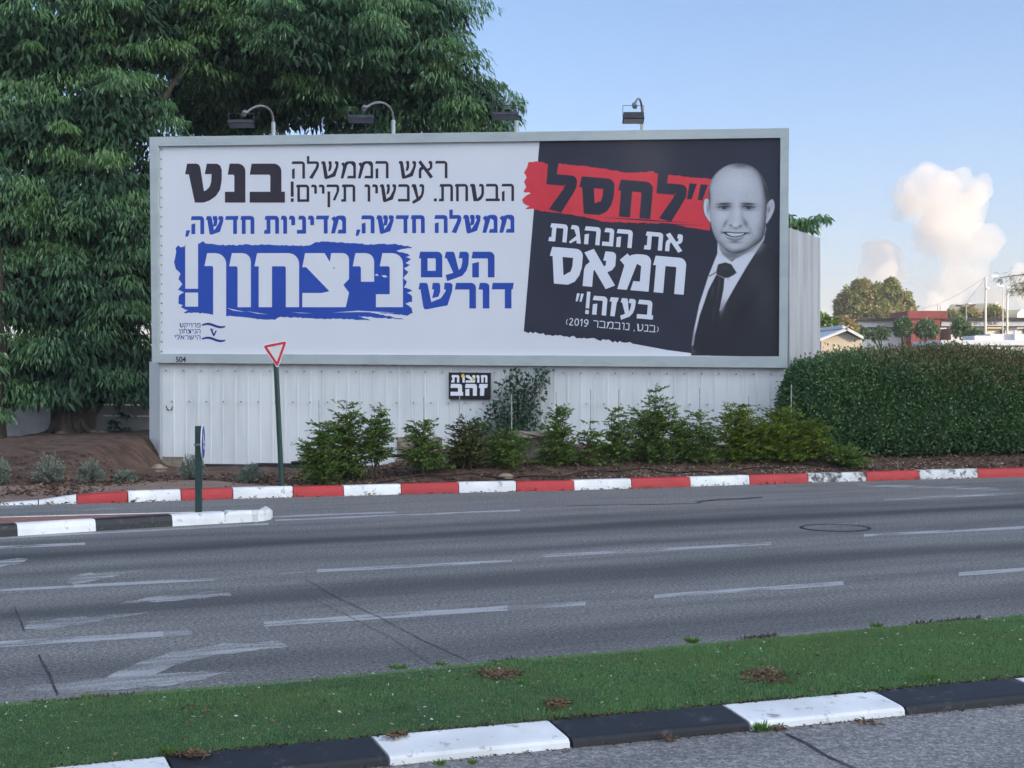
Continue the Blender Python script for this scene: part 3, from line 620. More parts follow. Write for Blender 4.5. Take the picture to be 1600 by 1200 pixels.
    if c == '(': return S(arc(.55, .45, .48, 130, 230, 8), t * .7), []
    if c == ')': return S([(w - x, y) for x, y in arc(.55, .45, .48, 130, 230, 8)], t * .7), []
    if c == '0': return S(arc(w / 2, .5, 1, 0, 1, 1)[:0] + [(w / 2 + (w / 2 - t / 2) * math.cos(a), .53 + (.53 - t / 2) * math.sin(a)) for a in np.linspace(0, 6.2832, 17)], t), []
    if c == '1': return bar(w * .5, w * .5 + t, 0, 1.06) + [[(w * .5, 1.06), (.02, .84), (.08, .72), (w * .5, .88)]], []
    if c == '2': return S([(.06, .82), (.14, .95), (.28, 1.0), (.42, .93), (.46, .76), (.38, .56), (.10, t / 2 + .02)], t) + bar(.02, w - .02, 0, h), []
    if c == '9': return S([(w / 2 + (w / 2 - t / 2) * math.cos(a), .72 + (.33 - t / 2) * math.sin(a)) for a in np.linspace(.3, 6.5832, 15)], t) + S([(w - t / 2 + .004, .715), (w - t / 2 - .03, .4), (w * .5, .06), (.1, t / 2)], t), []
    return [], []
def ccw(p):
    a = sum(p[i][0] * p[(i + 1) % len(p)][1] - p[(i + 1) % len(p)][0] * p[i][1] for i in range(len(p)))
    return p if a > 0 else p[::-1]
def union(add, cut=()):
    vs = []; fs = []
    for p in list(add) + list(cut):
        p = ccw(p); b = len(vs); vs += [Vector(q) for q in p]; fs.append(list(range(b, b + len(p))))
    vv, ee, ff, ov, oe, of = delaunay_2d_cdt(vs, [], fs, 0, 1e-6)
    na = len(add); tri = [f for f, o in zip(ff, of) if o and any(i < na for i in o) and not any(i >= na for i in o)]
    return vv, tri
def put(mb, add, cut, to_px, off, mi=0, surf=None):
    vv, tri = union(add, cut); pts = [to_px(q.x, q.y) for q in vv]
    mb.add([(surf or B)(u, v, off) for u, v in pts], [list(f)[::1] for f in tri], mi)
def line(mat, par, s, *a, **k):
    mb = MB(); text(mb, s, *a, **k); return mb.build('lettering', M[mat], par)
def text(mb, s, x0, base, x1, H, t, ang=0.0, gap=.13, off=.03, boxes=None, surf=None, squeeze=1):
    """s is the visual order, left to right; x0/x1 are pixels along the line, base the baseline pixel at x0"""
    ca_, sa_ = math.cos(ang), math.sin(ang)
    if boxes is None:
        tot = sum(GW[c] for c in s) + gap * (len(s) - 1); k = (x1 - x0) / (tot * H) / (ca_ if ang else 1); x = 0; boxes = []
        for c in s: boxes.append((x * H * k, (x + GW[c]) * H * k)); x += GW[c] + gap
    else: boxes = [(a - x0, b - x0) for a, b in boxes]
    for c, (a, b) in zip(s, boxes):
        if c == ' ': continue
        w = (b - a) / H; add, cut = glyph(c, w, t)
        def to_px(x, y, a=a): X = a + x * H; Y = y * H; return (x0 + X * ca_ + Y * sa_ * .0 + Y * sa_, base + X * sa_ - Y * ca_)
        put(mb, add, cut, to_px, off, 0, surf)
R = lambda s: s[::-1]
mb = MB()
line('p_dark', poster, R('ראש הממשלה'), 456, 279.3, 699.5, 27, .155, -.003, .11)
line('p_dark', poster, R('הבטחת. עכשיו תקיים!'), 454, 315.7, 803.5, 27, .155, -.004, .10)
line('p_dark', poster, R('בנט'), 290, 316.8, 446, 61, .285, 0, boxes=[(289.8, 347), (352, 384), (390.6, 445.7)])
mb = MB()
line('p_blue', poster, R('ממשלה חדשה, מדיניות חדשה,'), 290, 366, 804, 28, .215, -.0045, .10)
line('p_blue', poster, R('העם'), 654.8, 433.4, 773, 40, .26, 0, boxes=[(654.8, 691.5), (695, 733), (737, 773)])
line('p_blue', poster, R('דורש'), 654, 482, 803, 40, .26, 0, boxes=[(654.2, 707.5), (711, 744), (748, 765), (768.5, 803)])
mb = MB()
line('p_navy', poster, R('פרויקט'), 281, 511.6, 313.8, 6.6, .17, 0, .12); line('p_navy', poster, R('הניצחון'), 280, 521, 313.8, 6.6, .17, 0, .12); line('p_navy', poster, R('הישראלי'), 273, 530.6, 313.8, 6.6, .17, 0, .12)
for y0 in (508.2, 529.8):
    mb = MB(); top = []; bot = []
    for k in range(17):
        t = k / 16; x = 316 + 36.3 * t; y = y0 - 2.3 * math.sin(t * 2 * math.pi * .92 + .05) + 1.0 * t; wd = 1.25 + .75 * math.sin(math.pi * t)
        top.append((x, y - wd)); bot.append((x, y + wd))
    for k in range(16): mb.add([B(*bot[k], .03), B(*bot[k + 1], .03), B(*top[k + 1], .03), B(*top[k], .03)], [[0, 1, 2, 3]])
    mb.build('logo_wave', M['p_navy'], poster)
mb = MB(); put(mb, [[(328.6, 513.6), (331.2, 513.2), (335, 521.4), (337.2, 516.4), (339.6, 516.6), (335.6, 525.2), (333.6, 525.2)], [(331.4, 518.5), (333.2, 513), (334, 513), (332.4, 519.5)]], [], lambda x, y: (x, y), .03)
mb.build('logo_letter', M['p_navy'], poster)
# blue brush block with knocked out word
brush = [(272.7, 410), (276, 395), (274.5, 388), (279, 384), (283, 386), (289, 384.5), (290, 380.5), (310, 380.5), (317, 377.5), (322, 381), (336, 381.5), (352, 383), (372, 383), (392, 382), (402, 384), (412, 381.5), (430, 383), (455, 384), (484, 384), (492, 379.5), (505, 377.6), (540, 379.6), (580, 382), (617, 381.2), (648, 386.6), (632, 389), (620, 392.5), (637, 396.5), (641, 400), (634, 402), (643, 405), (634, 411), (642, 414), (632, 419), (638, 425), (631, 434), (636, 440), (632, 450), (645, 454), (636, 457), (644, 463), (644, 471), (634, 474), (644, 482), (645, 489), (637, 493), (610, 490), (575, 487), (634, 499.5), (600, 497), (560, 494), (582, 501), (540, 498.5), (500, 498), (470, 496.5), (436, 495), (430, 500), (410, 499), (380, 496), (354, 493.5), (332, 492), (320, 489.5), (300, 489), (287, 489), (294, 485), (283, 480), (286, 477), (279, 474), (280, 462), (288, 457), (278, 453), (286, 444), (279, 436), (283, 428), (276, 422)]
wb = [(290, 310), (320, 353.9), (358.6, 392.5), (398, 467.8), (472.8, 545.8), (551.5, 585), (587.8, 630)]
cuts = []
for c, (a, b) in zip(R('ניצחון!'), wb):
    H = 84.5; w = (b - a) / H
    if c == '!': add, ct = [[(0, .34), (w, .34), (w, 1.21), (0, 1.21)], [(0, .01), (w, .01), (w, .27), (0, .27)]], []
    elif c == 'ן': add, ct = hook(w, .24, y0=-.26, r=.2), []
    else: add, ct = glyph(c, w, .245 if c != 'צ' else .27)
    for p in add: cuts.append([(a + x * H, 480 - y * H) for x, y in p])
slits = [[(354, 481), (368, 484), (384, 487.5), (366, 485.6)], [(520, 488.5), (560, 485.4), (620, 488.6), (560, 487.6)], [(385, 486), (420, 491.5), (402, 490)], [(455, 487.5), (490, 489.6), (470, 489.4)], [(586, 429), (590, 428), (592, 431), (588, 431)], [(596, 430.5), (603, 430), (606, 433), (600, 433.5)]]
mb = MB(); put(mb, [jag(brush, .9, 3.2, 3)], cuts + slits, lambda x, y: (x, y), .03); mb.build('blue_brush_block', M['p_blue'], poster)
# black half, ragged at the bottom
bl = [(843.5, 218.5), (1219, 213.5), (1219, 557.5), (1112, 556), (1043, 547), (988, 536.8)]
rag = []
for k in range(46):
    t = k / 45; rag.append((988 - 169.5 * t + random.uniform(-1, 1), 536.5 - 18.5 * t + random.uniform(-2.2, 2.6) * (1 if 0 < k < 45 else 0)))
mb = MB(); put(mb, [bl + rag + [(818.5, 519)]], [], lambda x, y: (x, y), .026); mb.build('black_panel', M['p_black'], poster)
red = [(826, 253), (838, 252), (851.7, 255), (876, 256), (905, 258.5), (939, 263.5), (960, 266.5), (982, 270), (1022, 268), (1041, 272.5), (1079, 277), (1113, 279.6), (1112, 300), (1109, 360), (1079, 356), (1046, 349.5), (1000, 348.5), (944, 346.8), (912, 338.6), (880, 334), (847, 330), (833, 326.2), (821, 326.6), (828, 322), (818, 318), (816, 312), (822, 306), (830, 302), (818, 300), (822, 292), (819, 285), (823, 277), (819, 270), (824, 262)]
mb = MB(); put(mb, [jag(red, .8, 4, 5)], [[(1001, 345.2), (1060, 350.6), (1105, 352.6), (1060, 352)], [(930, 339), (1010, 343), (1085, 349), (1000, 344.6)]], lambda x, y: (x, y), .032); mb.build('red_brush_stripe', M['p_red'], poster)
mb = MB()
A1 = math.atan(.082)
text(mb, R('"לחסל'), 850, 329, 1104, 58, .30, A1, off=.038, boxes=[(850.5, 898), (902, 957), (963, 1017), (1023, 1070), (1071, 1104)])
mb.add([B(u, v, .0385) for u, v in ((851.7, 256), (851.7, 248), (874, 248), (873, 257))][::-1], [[0, 1, 2, 3]]); mb.add([B(u, v, .0385) for u, v in ((1022, 270), (1022, 262), (1041, 262), (1040.5, 274))][::-1], [[0, 1, 2, 3]])
mb.build('black_slogan', M['p_black'], poster)
A2 = math.atan(.0865)
line('p_white', poster, R('את הנהגת'), 857, 376.6, 1066, 28, .235, A2, .12, off=.034)
line('p_white', poster, R('חמאס'), 860, 442.6, 1066, 57, .26, A2, off=.034, boxes=[(855.5, 907), (909, 961), (965, 1014), (1017.5, 1069)])
line('p_white', poster, R('בעזה!"'), 898, 489.0, 1020, 29.5, .235, A2, .12, off=.034)
line('p_white', poster, '(2019 ' + R('נובמבר') + ' ,' + R('בנט') + ')', 884, 507.8, 1029, 11, .125, math.atan(.083), .12, off=.034)
# ---- printed black and white portrait: one flat grid, print tones per vertex
def sd_poly(px, X, Y):
    px = np.array(px, float); d = np.full(X.shape, 1e9); ins = np.zeros(X.shape, bool); n = len(px)
    for i in range(n):
        a = px[i]; b = px[(i + 1) % n]; e = b - a; wx, wy = X - a[0], Y - a[1]
        t = np.clip((wx * e[0] + wy * e[1]) / (e @ e + 1e-9), 0, 1); d = np.minimum(d, np.hypot(wx - e[0] * t, wy - e[1] * t))
        c = ((a[1] <= Y) & (b[1] > Y)) | ((b[1] <= Y) & (a[1] > Y)); xi = a[0] + (Y - a[1]) / (e[1] if abs(e[1]) > 1e-9 else 1e-9) * e[0]; ins ^= c & (X < xi)
    return np.where(ins, -d, d)
def spl(p, k=5):
    """closed Catmull-Rom through the points"""
    p = np.array(p, float); n = len(p); out = []
    for i in range(n):
        a, b, c, d = p[i - 1], p[i], p[(i + 1) % n], p[(i + 2) % n]
        for t in np.linspace(0, 1, k, endpoint=False): out.append(.5 * ((2 * b) + (-a + c) * t + (2 * a - 5 * b + 4 * c - d) * t * t + (-a + 3 * b - 3 * c + d) * t ** 3))
    return out
gu = np.arange(1080, 1218.6, .8); gv = np.arange(254, 556.1, .8); UU, VV = np.meshgrid(gu, gv)
X = (UU - 1050) * 6; Y = (VV - 230) * 6              # sketch space: 6 units to a pixel
T = np.full(X.shape, .022); ALPHA = np.zeros(X.shape)
def lay(pts, tone, soft=4., k=1., smoothit=False):
    global T
    q = spl(pts) if smoothit else pts; a = np.clip(.5 - sd_poly(q, X, Y) / (2 * soft), 0, 1) * k; a = a * a * (3 - 2 * a)
    T = T * (1 - a) + tone * a; return a
def blob(cx, cy, rx, ry, tone, k=1., rot=0, pw=1.):
    global T
    c, s = math.cos(rot), math.sin(rot); dx, dy = X - cx, Y - cy; r = ((dx * c + dy * s) / rx) ** 2 + ((-dx * s + dy * c) / ry) ** 2
    a = np.exp(-r ** pw) * k; T = T * (1 - a) + tone * a; return a
parts = []
Y2 = 900                                             # second sketch starts 900 units lower
suit = [(850, 905), (1010, 1010), (1010, 1960), (180, 1960), (190, 1850), (330, 1400), (420, 1250), (640, 1100)]
parts.append(lay(suit, .022, 6)); blob(840, 1330, 120, 190, .045, .7); blob(760, 1180, 90, 120, .036, .6); blob(700, 1500, 60, 260, .012, .6, .6); blob(900, 1600, 90, 200, .034, .5)
shirt = [(430, 890), (425, 1000), (340, 1215), (300, 1340), (255, 1480), (235, 1580), (205, 1720), (185, 1860), (205, 1850), (262, 1590), (300, 1490), (440, 1540), (470, 1520), (600, 1290), (700, 1120), (860, 870), (868, 830), (780, 900), (560, 1075), (460, 950)]
parts.append(lay(shirt, .60, 3.5))
blob(470, 1500, 22, 70, .20, .8, .35); blob(525, 1230, 14, 18, .33, .6); blob(200, 1800, 22, 120, .16, .7); blob(395, 1175, 10, 20, .34, .6)
lay([(345, 1205), (352, 1200), (418, 1168), (415, 1180), (370, 1205), (350, 1216)], .12, 3)
lay([(600, 1165), (610, 1180), (540, 1222), (505, 1230), (530, 1216)], .22, 3)
lay([(415, 1195), (340, 1340), (300, 1460), (258, 1580), (215, 1760), (196, 1900), (400, 1900), (450, 1640), (445, 1535), (484, 1330), (492, 1230)], .020, 4)
blob(440, 1300, 14, 120, .05, .8, .12); blob(380, 1350, 12, 60, .06, .7, .2); blob(390, 1560, 12, 90, .038, .7, .1)
lay([(432, 1098), (500, 1080), (556, 1098), (602, 1170), (585, 1195), (535, 1220), (495, 1228), (420, 1195), (412, 1170)], .026, 4); blob(500, 1130, 45, 22, .05, .7); 
neck = [(440, 880), (445, 950), (470, 1000), (545, 1068), (620, 1035), (760, 960), (850, 870), (880, 760)]
parts.append(lay(neck, .24, 5)); blob(560, 1010, 70, 26, .10, .8, .1); blob(760, 930, 60, 50, .34, .6)
earL = spl([(322, 484), (303, 500), (296, 560), (306, 625), (330, 668), (362, 700), (370, 560), (352, 500)])
earR = spl([(938, 490), (958, 520), (958, 580), (935, 640), (905, 690), (880, 712), (866, 640), (880, 560), (905, 515)])
parts.append(lay(earL, .52, 4)); parts.append(lay(earR, .52, 4))
blob(334, 585, 9, 52, .16, .85, -.12); blob(352, 540, 10, 50, .05, .8); blob(315, 560, 7, 50, .62, .5)
blob(905, 590, 16, 36, .12, .85, .25); blob(938, 535, 7, 36, .30, .8); blob(893, 655, 14, 30, .30, .5)
head = spl([(640, 158), (720, 172), (790, 212), (850, 292), (886, 390), (898, 470), (888, 560), (882, 660), (872, 760), (850, 850), (800, 905), (720, 955), (640, 990), (565, 995), (505, 965), (455, 915), (415, 860), (385, 790), (362, 700), (352, 600), (352, 480), (352, 390), (378, 305), (432, 230), (500, 182), (570, 160)])
aH = lay(head, .47, 4.5); parts.append(aH)
T0 = T.copy()
# modelling of the printed face
blob(600, 330, 150, 110, .60, .7); blob(470, 640, 60, 80, .60, .6); blob(610, 600, 30, 110, .62, .55); blob(775, 660, 70, 80, .56, .5); blob(590, 940, 70, 30, .58, .5); blob(575, 745, 40, 26, .60, .4)
blob(640, 168, 85, 26, .17, .75); blob(640, 192, 60, 14, .28, .5); blob(880, 420, 26, 130, .13, .85, -.12); blob(862, 330, 18, 70, .24, .6, -.4); blob(352, 470, 12, 70, .12, .8); blob(372, 320, 14, 70, .40, .5, .4)
blob(845, 800, 46, 110, .30, .7, .25); blob(790, 900, 70, 40, .27, .7, -.6); blob(640, 985, 110, 26, .17, .8, -.15); blob(520, 975, 50, 24, .22, .7, .5); blob(405, 800, 26, 90, .38, .5, -.25); blob(460, 920, 26, 40, .30, .6, -.5)
blob(870, 640, 24, 120, .34, .5)
for ex, s in ((487, 1), (716, -1)):
    blob(ex, 558, 72, 34, .22, .7); blob(ex + 2 * s, 532, 64, 10, .035, .88, -.05 * s, 1.5); blob(ex + 34 * s, 548, 34, 22, .13, .7)
    blob(ex, 566, 50, 14, .10, .75); blob(ex - 2, 570, 38, 10, .34, .7); blob(ex + 3, 569, 20, 14, .010, 1., 0, 2); blob(ex + 7, 564, 4, 4, .5, .7); blob(ex, 556, 50, 5, .02, .85); blob(ex + 2, 592, 50, 8, .26, .6); blob(ex - 44 * s, 565, 16, 8, .12, .7)
blob(548, 640, 16, 80, .40, .45, .08); blob(655, 640, 16, 80, .36, .5, -.08)
blob(500, 715, 16, 44, .22, .75, .55); blob(690, 715, 20, 46, .18, .75, -.45); blob(552, 735, 16, 9, .09, .85, .3); blob(640, 740, 18, 9, .09, .85, -.3); blob(597, 758, 44, 12, .19, .7); blob(597, 722, 26, 22, .62, .6); blob(600, 780, 12, 18, .34, .5)
lay(spl([(468, 798), (505, 792), (560, 796), (600, 800), (650, 798), (705, 800), (716, 806), (670, 828), (630, 842), (580, 846), (530, 834), (490, 812)]), .075, 4)
lay(spl([(512, 806), (560, 806), (600, 810), (650, 808), (676, 806), (650, 826), (590, 836), (545, 828)]), .60, 3)
for tx in (540, 566, 592, 618, 644): blob(tx, 820, 2.4, 12, .28, .6)
lay(spl([(500, 838), (545, 850), (590, 856), (640, 850), (682, 832), (650, 866), (590, 882), (535, 868)]), .30, 5); blob(590, 890, 52, 12, .16, .75); blob(466, 800, 14, 14, .17, .7); blob(722, 806, 14, 14, .15, .7); blob(455, 790, 12, 46, .38, .4, .3); blob(740, 790, 12, 50, .30, .5, -.3)
sdh = sd_poly(head, X, Y); side = .22 + .5 * smooth(560, 900, X) + .25 * smooth(780, 980, Y); T = np.where(aH > .5, T * (1 - side * np.exp(sdh / 34)), T); T = T * (1 + .05 * rng.normal(0, 1, T.shape) * (aH > .5)); tf = .47; T = np.where(aH > .02, np.where(T < tf, tf * (np.clip(T, .01, 1) / tf) ** 1.5, T), T); T = np.where(aH > .02, np.clip(T * .93, .012, .62), T)
body = np.clip(np.max(np.stack(parts), 0), 0, 1)
nu, nv = len(gu), len(gv)
O = Vector((0, 0, CAMH)); Vp = np.array([B(u, v, .042) for v in gv for u in gu])
ii = np.arange(nv - 1)[:, None] * nu + np.arange(nu - 1)[None]; Fq = np.stack([ii, ii + nu, ii + nu + 1, ii + 1], -1).reshape(-1, 4)
bodyf = body.ravel(); keep = bodyf[Fq].max(1) > .04; Fq = Fq[keep]
used = np.unique(Fq); remap = np.full(len(Vp), -1); remap[used] = np.arange(len(used))
pmn, n_, l_, b_ = newmat('portrait print'); ca2 = n_.new('ShaderNodeVertexColor'); ca2.layer_name = 'print'; l_.new(ca2.outputs['Color'], b_.inputs['Base Color']); b_.inputs['Roughness'].default_value = .45; b_.inputs['Specular IOR Level'].default_value = .25
po = np_mesh('portrait', Vp[used], remap[Fq], pmn, poster); po['label'] = 'black and white portrait print of a smiling bald man in suit and tie'
at = po.data.color_attributes.new('print', 'FLOAT_COLOR', 'POINT'); tv = np.clip(T.ravel()[used], .012, 1)
at.data.foreach_set('color', np.stack([tv, tv * 1.03, tv * 1.12 + .004, np.ones(len(tv))], -1).astype(np.float32).ravel())
# number on the lower frame
def font_mesh(body, h, to_world, parent, mat, name, wide=1, bold=.0):
    cu = bpy.data.curves.new('t', 'FONT'); cu.body = body; cu.size = 1; cu.offset = bold; ob = bpy.data.objects.new('t', cu); COL.objects.link(ob)
    dg = bpy.context.evaluated_depsgraph_get(); me = bpy.data.meshes.new_from_object(ob.evaluated_get(dg)); bpy.data.objects.remove(ob)
    co = np.array([v.co[:] for v in me.vertices]); mn = co.min(0); mx = co.max(0); co = (co - mn) / (mx[1] - mn[1])
    for v, c in zip(me.vertices, co): v.co = to_world(c[0] * h * wide, c[1] * h)
    me.name = name; return link(name, me, mat, parent)
font_mesh('504', 8.6, lambda x, y: B(277.5 + x, 566 - y, .104), bb, M['black'], 'number', .92, .02)

RAISED = True
# ---- lower cladding: separate sheet wall under the sign
cw = empty('sheet_metal_wall', (B(735, 650).x, B(735, 650).y, 0), 'white ribbed sheet metal wall standing under the billboard', 'wall')
def wall_pts(u0, u1, vb0, vb1, off, period=20.2):
    """ribbed sheet from the frame's bottom edge down, profile drawn along the plane"""
    a = B(u0, 600, 0); b = B(u1, 600, 0); L = (b - a).length; n = int(L / .272); prof = []
    for k in range(n):
        x = L * k / n; prof += [(x, 0), (x + .222, 0), (x + .228, .010), (x + .264, .010)]
    prof.append((L, 0)); return a, BEX, prof
a0, ex, prof = wall_pts(252, 1226, 0, 0, 0); mb = MB(); vs = []
for x, d in prof:
    p = a0 + ex * x; zt = B(240 + (x / prof[-1][0]) * 990, 560, 0).z; q = p + BN * (d - .06)
    zb = -.02 + .045 * (1 if x > .6 else 0) + .03 * (1 if 2.0 < x < 3.4 else 0); vs += [(q.x, q.y, zb), (q.x, q.y, zt)]
mb.add(vs, [[2 * i, 2 * i + 2, 2 * i + 3, 2 * i + 1] for i in range(len(prof) - 1)])
mb.build('cladding', M['panel'], cw)
mb = MB()
for r, vv in enumerate((579, 627)):
    for k in range(36):
        u = 259 + k * 27.0 + (r * 9); p = B(u, vv + (u - 250) * .006, -.03); mb.box((p.x - .013, p.y - .05, p.z - .013), (p.x + .013, p.y + .0, p.z + .013))
mb.build('rivets', M['metal'], cw)
mb = MB()
for pl in ([(258, 634), (259.5, 634), (261, 639), (264, 640.5), (264, 642), (260, 641)], [(265.5, 640), (267, 639), (268, 634), (269.2, 634.5), (268.4, 640), (266, 642)]): put(mb, [pl], [], lambda x, y: (x, y), -.028)
mb.build('paint_mark', M['black'], cw)
# concrete plinth pieces seen below the sheets
mb = MB()
for u0, u1, zt in ((252.5, 285, .17), (620, 690, .62)):
    a, b = B(u0, 700, -.02), B(u1, 700, -.02); mb.hexa([(a.x, a.y, -.3), (b.x, b.y, -.3), (b.x - BN.x * .3, b.y - BN.y * .3, -.3), (a.x - BN.x * .3, a.y - BN.y * .3, -.3)], [(a.x, a.y, zt), (b.x, b.y, zt), (b.x - BN.x * .3, b.y - BN.y * .3, zt), (a.x - BN.x * .3, a.y - BN.y * .3, zt)])
mb.build('plinth', M['stone'], cw)
# left return of the wall, right wing
def sheet_wall(name, a, b, z0, z1, mat, label, n, th=.05, d=.03):
    mb = MB(); a = Vector(a); b = Vector(b); e = (b - a); L = e.length; e /= L; nn = Vector((e.y, -e.x, 0)); vs = []
    prof = []
    for k in range(n): x = L * k / n; prof += [(x, 0), (x + L / n * .8, 0), (x + L / n * .84, d), (x + L / n * .96, d)]
    prof.append((L, 0))
    for x, q in prof: p = a + e * x + nn * q; vs += [(p.x, p.y, z0), (p.x, p.y, z1(x / L) if callable(z1) else z1)]
    m = len(prof); mb.add(vs, [[2 * i, 2 * i + 2, 2 * i + 3, 2 * i + 1] for i in range(m - 1)])
    bk = [a - nn * th, b - nn * th]; zt0 = z1(0) if callable(z1) else z1; zt1 = z1(1) if callable(z1) else z1
    mb.add([(bk[0].x, bk[0].y, z0), (bk[1].x, bk[1].y, z0), (bk[1].x, bk[1].y, zt1), (bk[0].x, bk[0].y, zt0)], [[0, 3, 2, 1]])
    mb.add([(b.x, b.y, z0), (bk[1].x, bk[1].y, z0), (bk[1].x, bk[1].y, zt1), (b.x, b.y, zt1)], [[0, 1, 2, 3]]); mb.add([(a.x, a.y, z0), (bk[0].x, bk[0].y, z0), (bk[0].x, bk[0].y, zt0), (a.x, a.y, zt0)], [[0, 3, 2, 1]])
    o = mb.build(name, mat); return tag(o, label, 'wall')
pa = P(233.5, 680, 33.6); pb = B(251, 680, -.08); sheet_wall('sheet_metal_wall', (pa.x, pa.y, 0), (pb.x, pb.y, 0), .0, 2.2, M['panel'], 'narrow white sheet return at the left end of the billboard wall', 1)
pa = P(1233.5, 500, 31.6); pb = P(1280, 500, 34.4); zt0 = P(1233, 356, 31.6).z; zt1 = P(1280, 372, 34.4).z
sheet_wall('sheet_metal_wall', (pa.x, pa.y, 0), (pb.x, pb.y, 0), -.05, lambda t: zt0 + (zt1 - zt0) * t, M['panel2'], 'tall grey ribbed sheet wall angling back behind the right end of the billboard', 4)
# ---- small name board fixed to the cladding
sb = empty('name_board', B(734, 603, .03), 'small black board with white Hebrew letters fixed to the sheet metal wall', 'sign')
mb = MB(); prism(mb, [(701.5, 623.6), (766.5, 624.2), (767, 582.4), (701.5, 581.8)], -.03, .03); mb.build('board', M['black'], sb, bevel=.006)
line('signwhite', sb, R('חוצות'), 705.5, 597.6, 762, 11.6, .30, .004, .10, off=.034, boxes=[(705.5, 718), (721, 726.5), (728, 743), (744.5, 749.5), (751.5, 762)])
line('signwhite', sb, R('זהב'), 704, 618.2, 762.5, 18.4, .34, .004, .06, off=.034, boxes=[(704.3, 724), (727, 745.5), (748.5, 762.5)])
for cx, cy, r in ((723.8, 587, 2.6), (740.2, 592.4, 2.6)):
    mb = MB(); put(mb, [[(cx + r * math.cos(k * .524), cy + r * math.sin(k * .524)) for k in range(12)]], [], lambda x, y: (x, y), .037); mb.build('yellow_dot', M['yellow'], sb)
# ---- flood lights on the top edge
def flood(u, uh, vh, vtop, label, lit=False):
    base = B(u, 214 - (u - 236) * .014 + 2, -.1); t = empty('floodlight', base, label, 'floodlight', 'floodlights along the top of the billboard')
    mb = MB(); mb.tube([base + Vector((0, 0, -.1)), base + Vector((0, 0, .32))], .042, 10); mb.build('post', M['frame'], t)
    yh = base.y - 2.6; hd = P(uh, vh, yh); tip = P(uh + (u - uh) * .12, vtop, yh + .35)
    mid = base + Vector((0, 0, .32)); c1 = mid + Vector((0, 0, .38)); pts = []
    c2 = tip + (mid - tip) * .42 + Vector((0, 0, .34))
    for k in range(13):
        s = k / 12; pts.append(mid * (1 - s) ** 3 + c1 * 3 * s * (1 - s) ** 2 + c2 * 3 * s * s * (1 - s) + tip * s ** 3)
    mb = MB(); mb.tube(pts, .023, 8); mb.tube([tip + Vector((-.0, -.03, .03)), tip + Vector((0, -.12, -.03))], .05, 8); mb.build('arm', M['metal'], t)
    w, d, h = (.20 if lit else .25), .13, (.062 if lit else .032)
    mb = MB(); f = [(-w, -d), (w, -d), (w, d), (-w, d)]
    mb.hexa([(hd.x + x, hd.y + y, hd.z - h - y * .25) for x, y in f], [(hd.x + x * .94, hd.y + y * .8, hd.z + h - y * .25) for x, y in f]); mb.build('lamp_housing', M['lamp'], t, bevel=.012)
    mb = MB(); mb.add([(hd.x + x * .9, hd.y + y * .86, hd.z - h - .004 - y * .25) for x, y in f], [[3, 2, 1, 0]]); mb.build('glass', M['sign_face' if lit else 'lamp_glass'], t)
    mb = MB(); z2 = hd.z + h + .17
    for sx in (-1, 1): mb.tube([(hd.x + sx * w * .97, hd.y, hd.z), (hd.x + sx * w * .97, hd.y + .02, z2)], .007, 6)
    mb.tube([(hd.x - w * .97, hd.y + .02, z2), (hd.x + w * .97, hd.y + .02, z2)], .007, 6); mb.build('bracket', M['metal' if lit else 'lamp'], t)
    return t, hd
flood(425, 377, 193, 178, 'leftmost grey curved arm floodlight above the poster, under dark foliage')
flood(613, 564, 185.5, 170, 'curved arm floodlight between the two left lights and the sky, sky gap behind it')
flood(806, 790, 181, 167, 'floodlight half hidden against the right edge of the tree crown')
ft, hd = flood(1003, 989.5, 184, 166, 'floodlight standing alone against open sky, lit, right end of the row', True)
sp = bpy.data.lights.new('floodlight_beam', 'SPOT'); spo = bpy.data.objects.new('floodlight_beam', sp); COL.objects.link(spo); spo.location = hd + Vector((0, .1, -.16)); sp.energy = 10; sp.spot_size = math.radians(75); sp.spot_blend = 1; sp.color = (1, .93, .75); sp.shadow_soft_size = .12
tgt = B(1003, 232, .03); spo.rotation_euler = (tgt - spo.location).to_track_quat('-Z', 'Y').to_euler(); spo.parent = ft; spo.matrix_parent_inverse = Matrix.Translation(ft.location).inverted()
# ---- give way sign and keep side sign
gp = G(441, 761.5, .14); yw = empty('give_way_sign', gp, 'red and white triangular give way sign on a leaning dark green post', 'road sign')
mb = MB(); top = P(430, 543, gp.y); mb.tube([gp + Vector((0, 0, -.15)), top], .042, 12); mb.build('pole', M['green_pole'], yw)
def tri_px(s, off):
    tv_ = ((409.5, 539.6), (433.8, 576.2), (449.6, 531.6)); sl = [math.dist(tv_[1], tv_[2]), math.dist(tv_[2], tv_[0]), math.dist(tv_[0], tv_[1])]; c = (sum(a * p[0] for a, p in zip(sl, tv_)) / sum(sl), sum(a * p[1] for a, p in zip(sl, tv_)) / sum(sl)); return [P(c[0] + (u - c[0]) * s, c[1] + (v - c[1]) * s, gp.y - off + (c[0] + (u - c[0]) * s - 430) * .0016) for u, v in ((409.5, 539.6), (433.8, 576.2), (449.6, 531.6))]
def round_tri(s, off, k=.12):
    p = tri_px(s, off); out = []
    for i in range(3):
        a, b, c = p[i - 1], p[i], p[(i + 1) % 3]
        for t in np.linspace(0, 1, 5): q0 = b + (a - b) * k; q1 = b + (c - b) * k; out.append(q0 * (1 - t) ** 2 + b * 2 * t * (1 - t) + q1 * t * t)
    return out
mb = MB(); mb.hexa(round_tri(1, .052), round_tri(1, .060)); mb.build('rim', M['signwhite'], yw)
mb = MB(); mb.poly(round_tri(.93, .063)); mb.build('red_border', M['sign_red'], yw)
mb = MB(); mb.poly(round_tri(.62, .066, .05)); mb.build('white_face', M['sign_face'], yw)
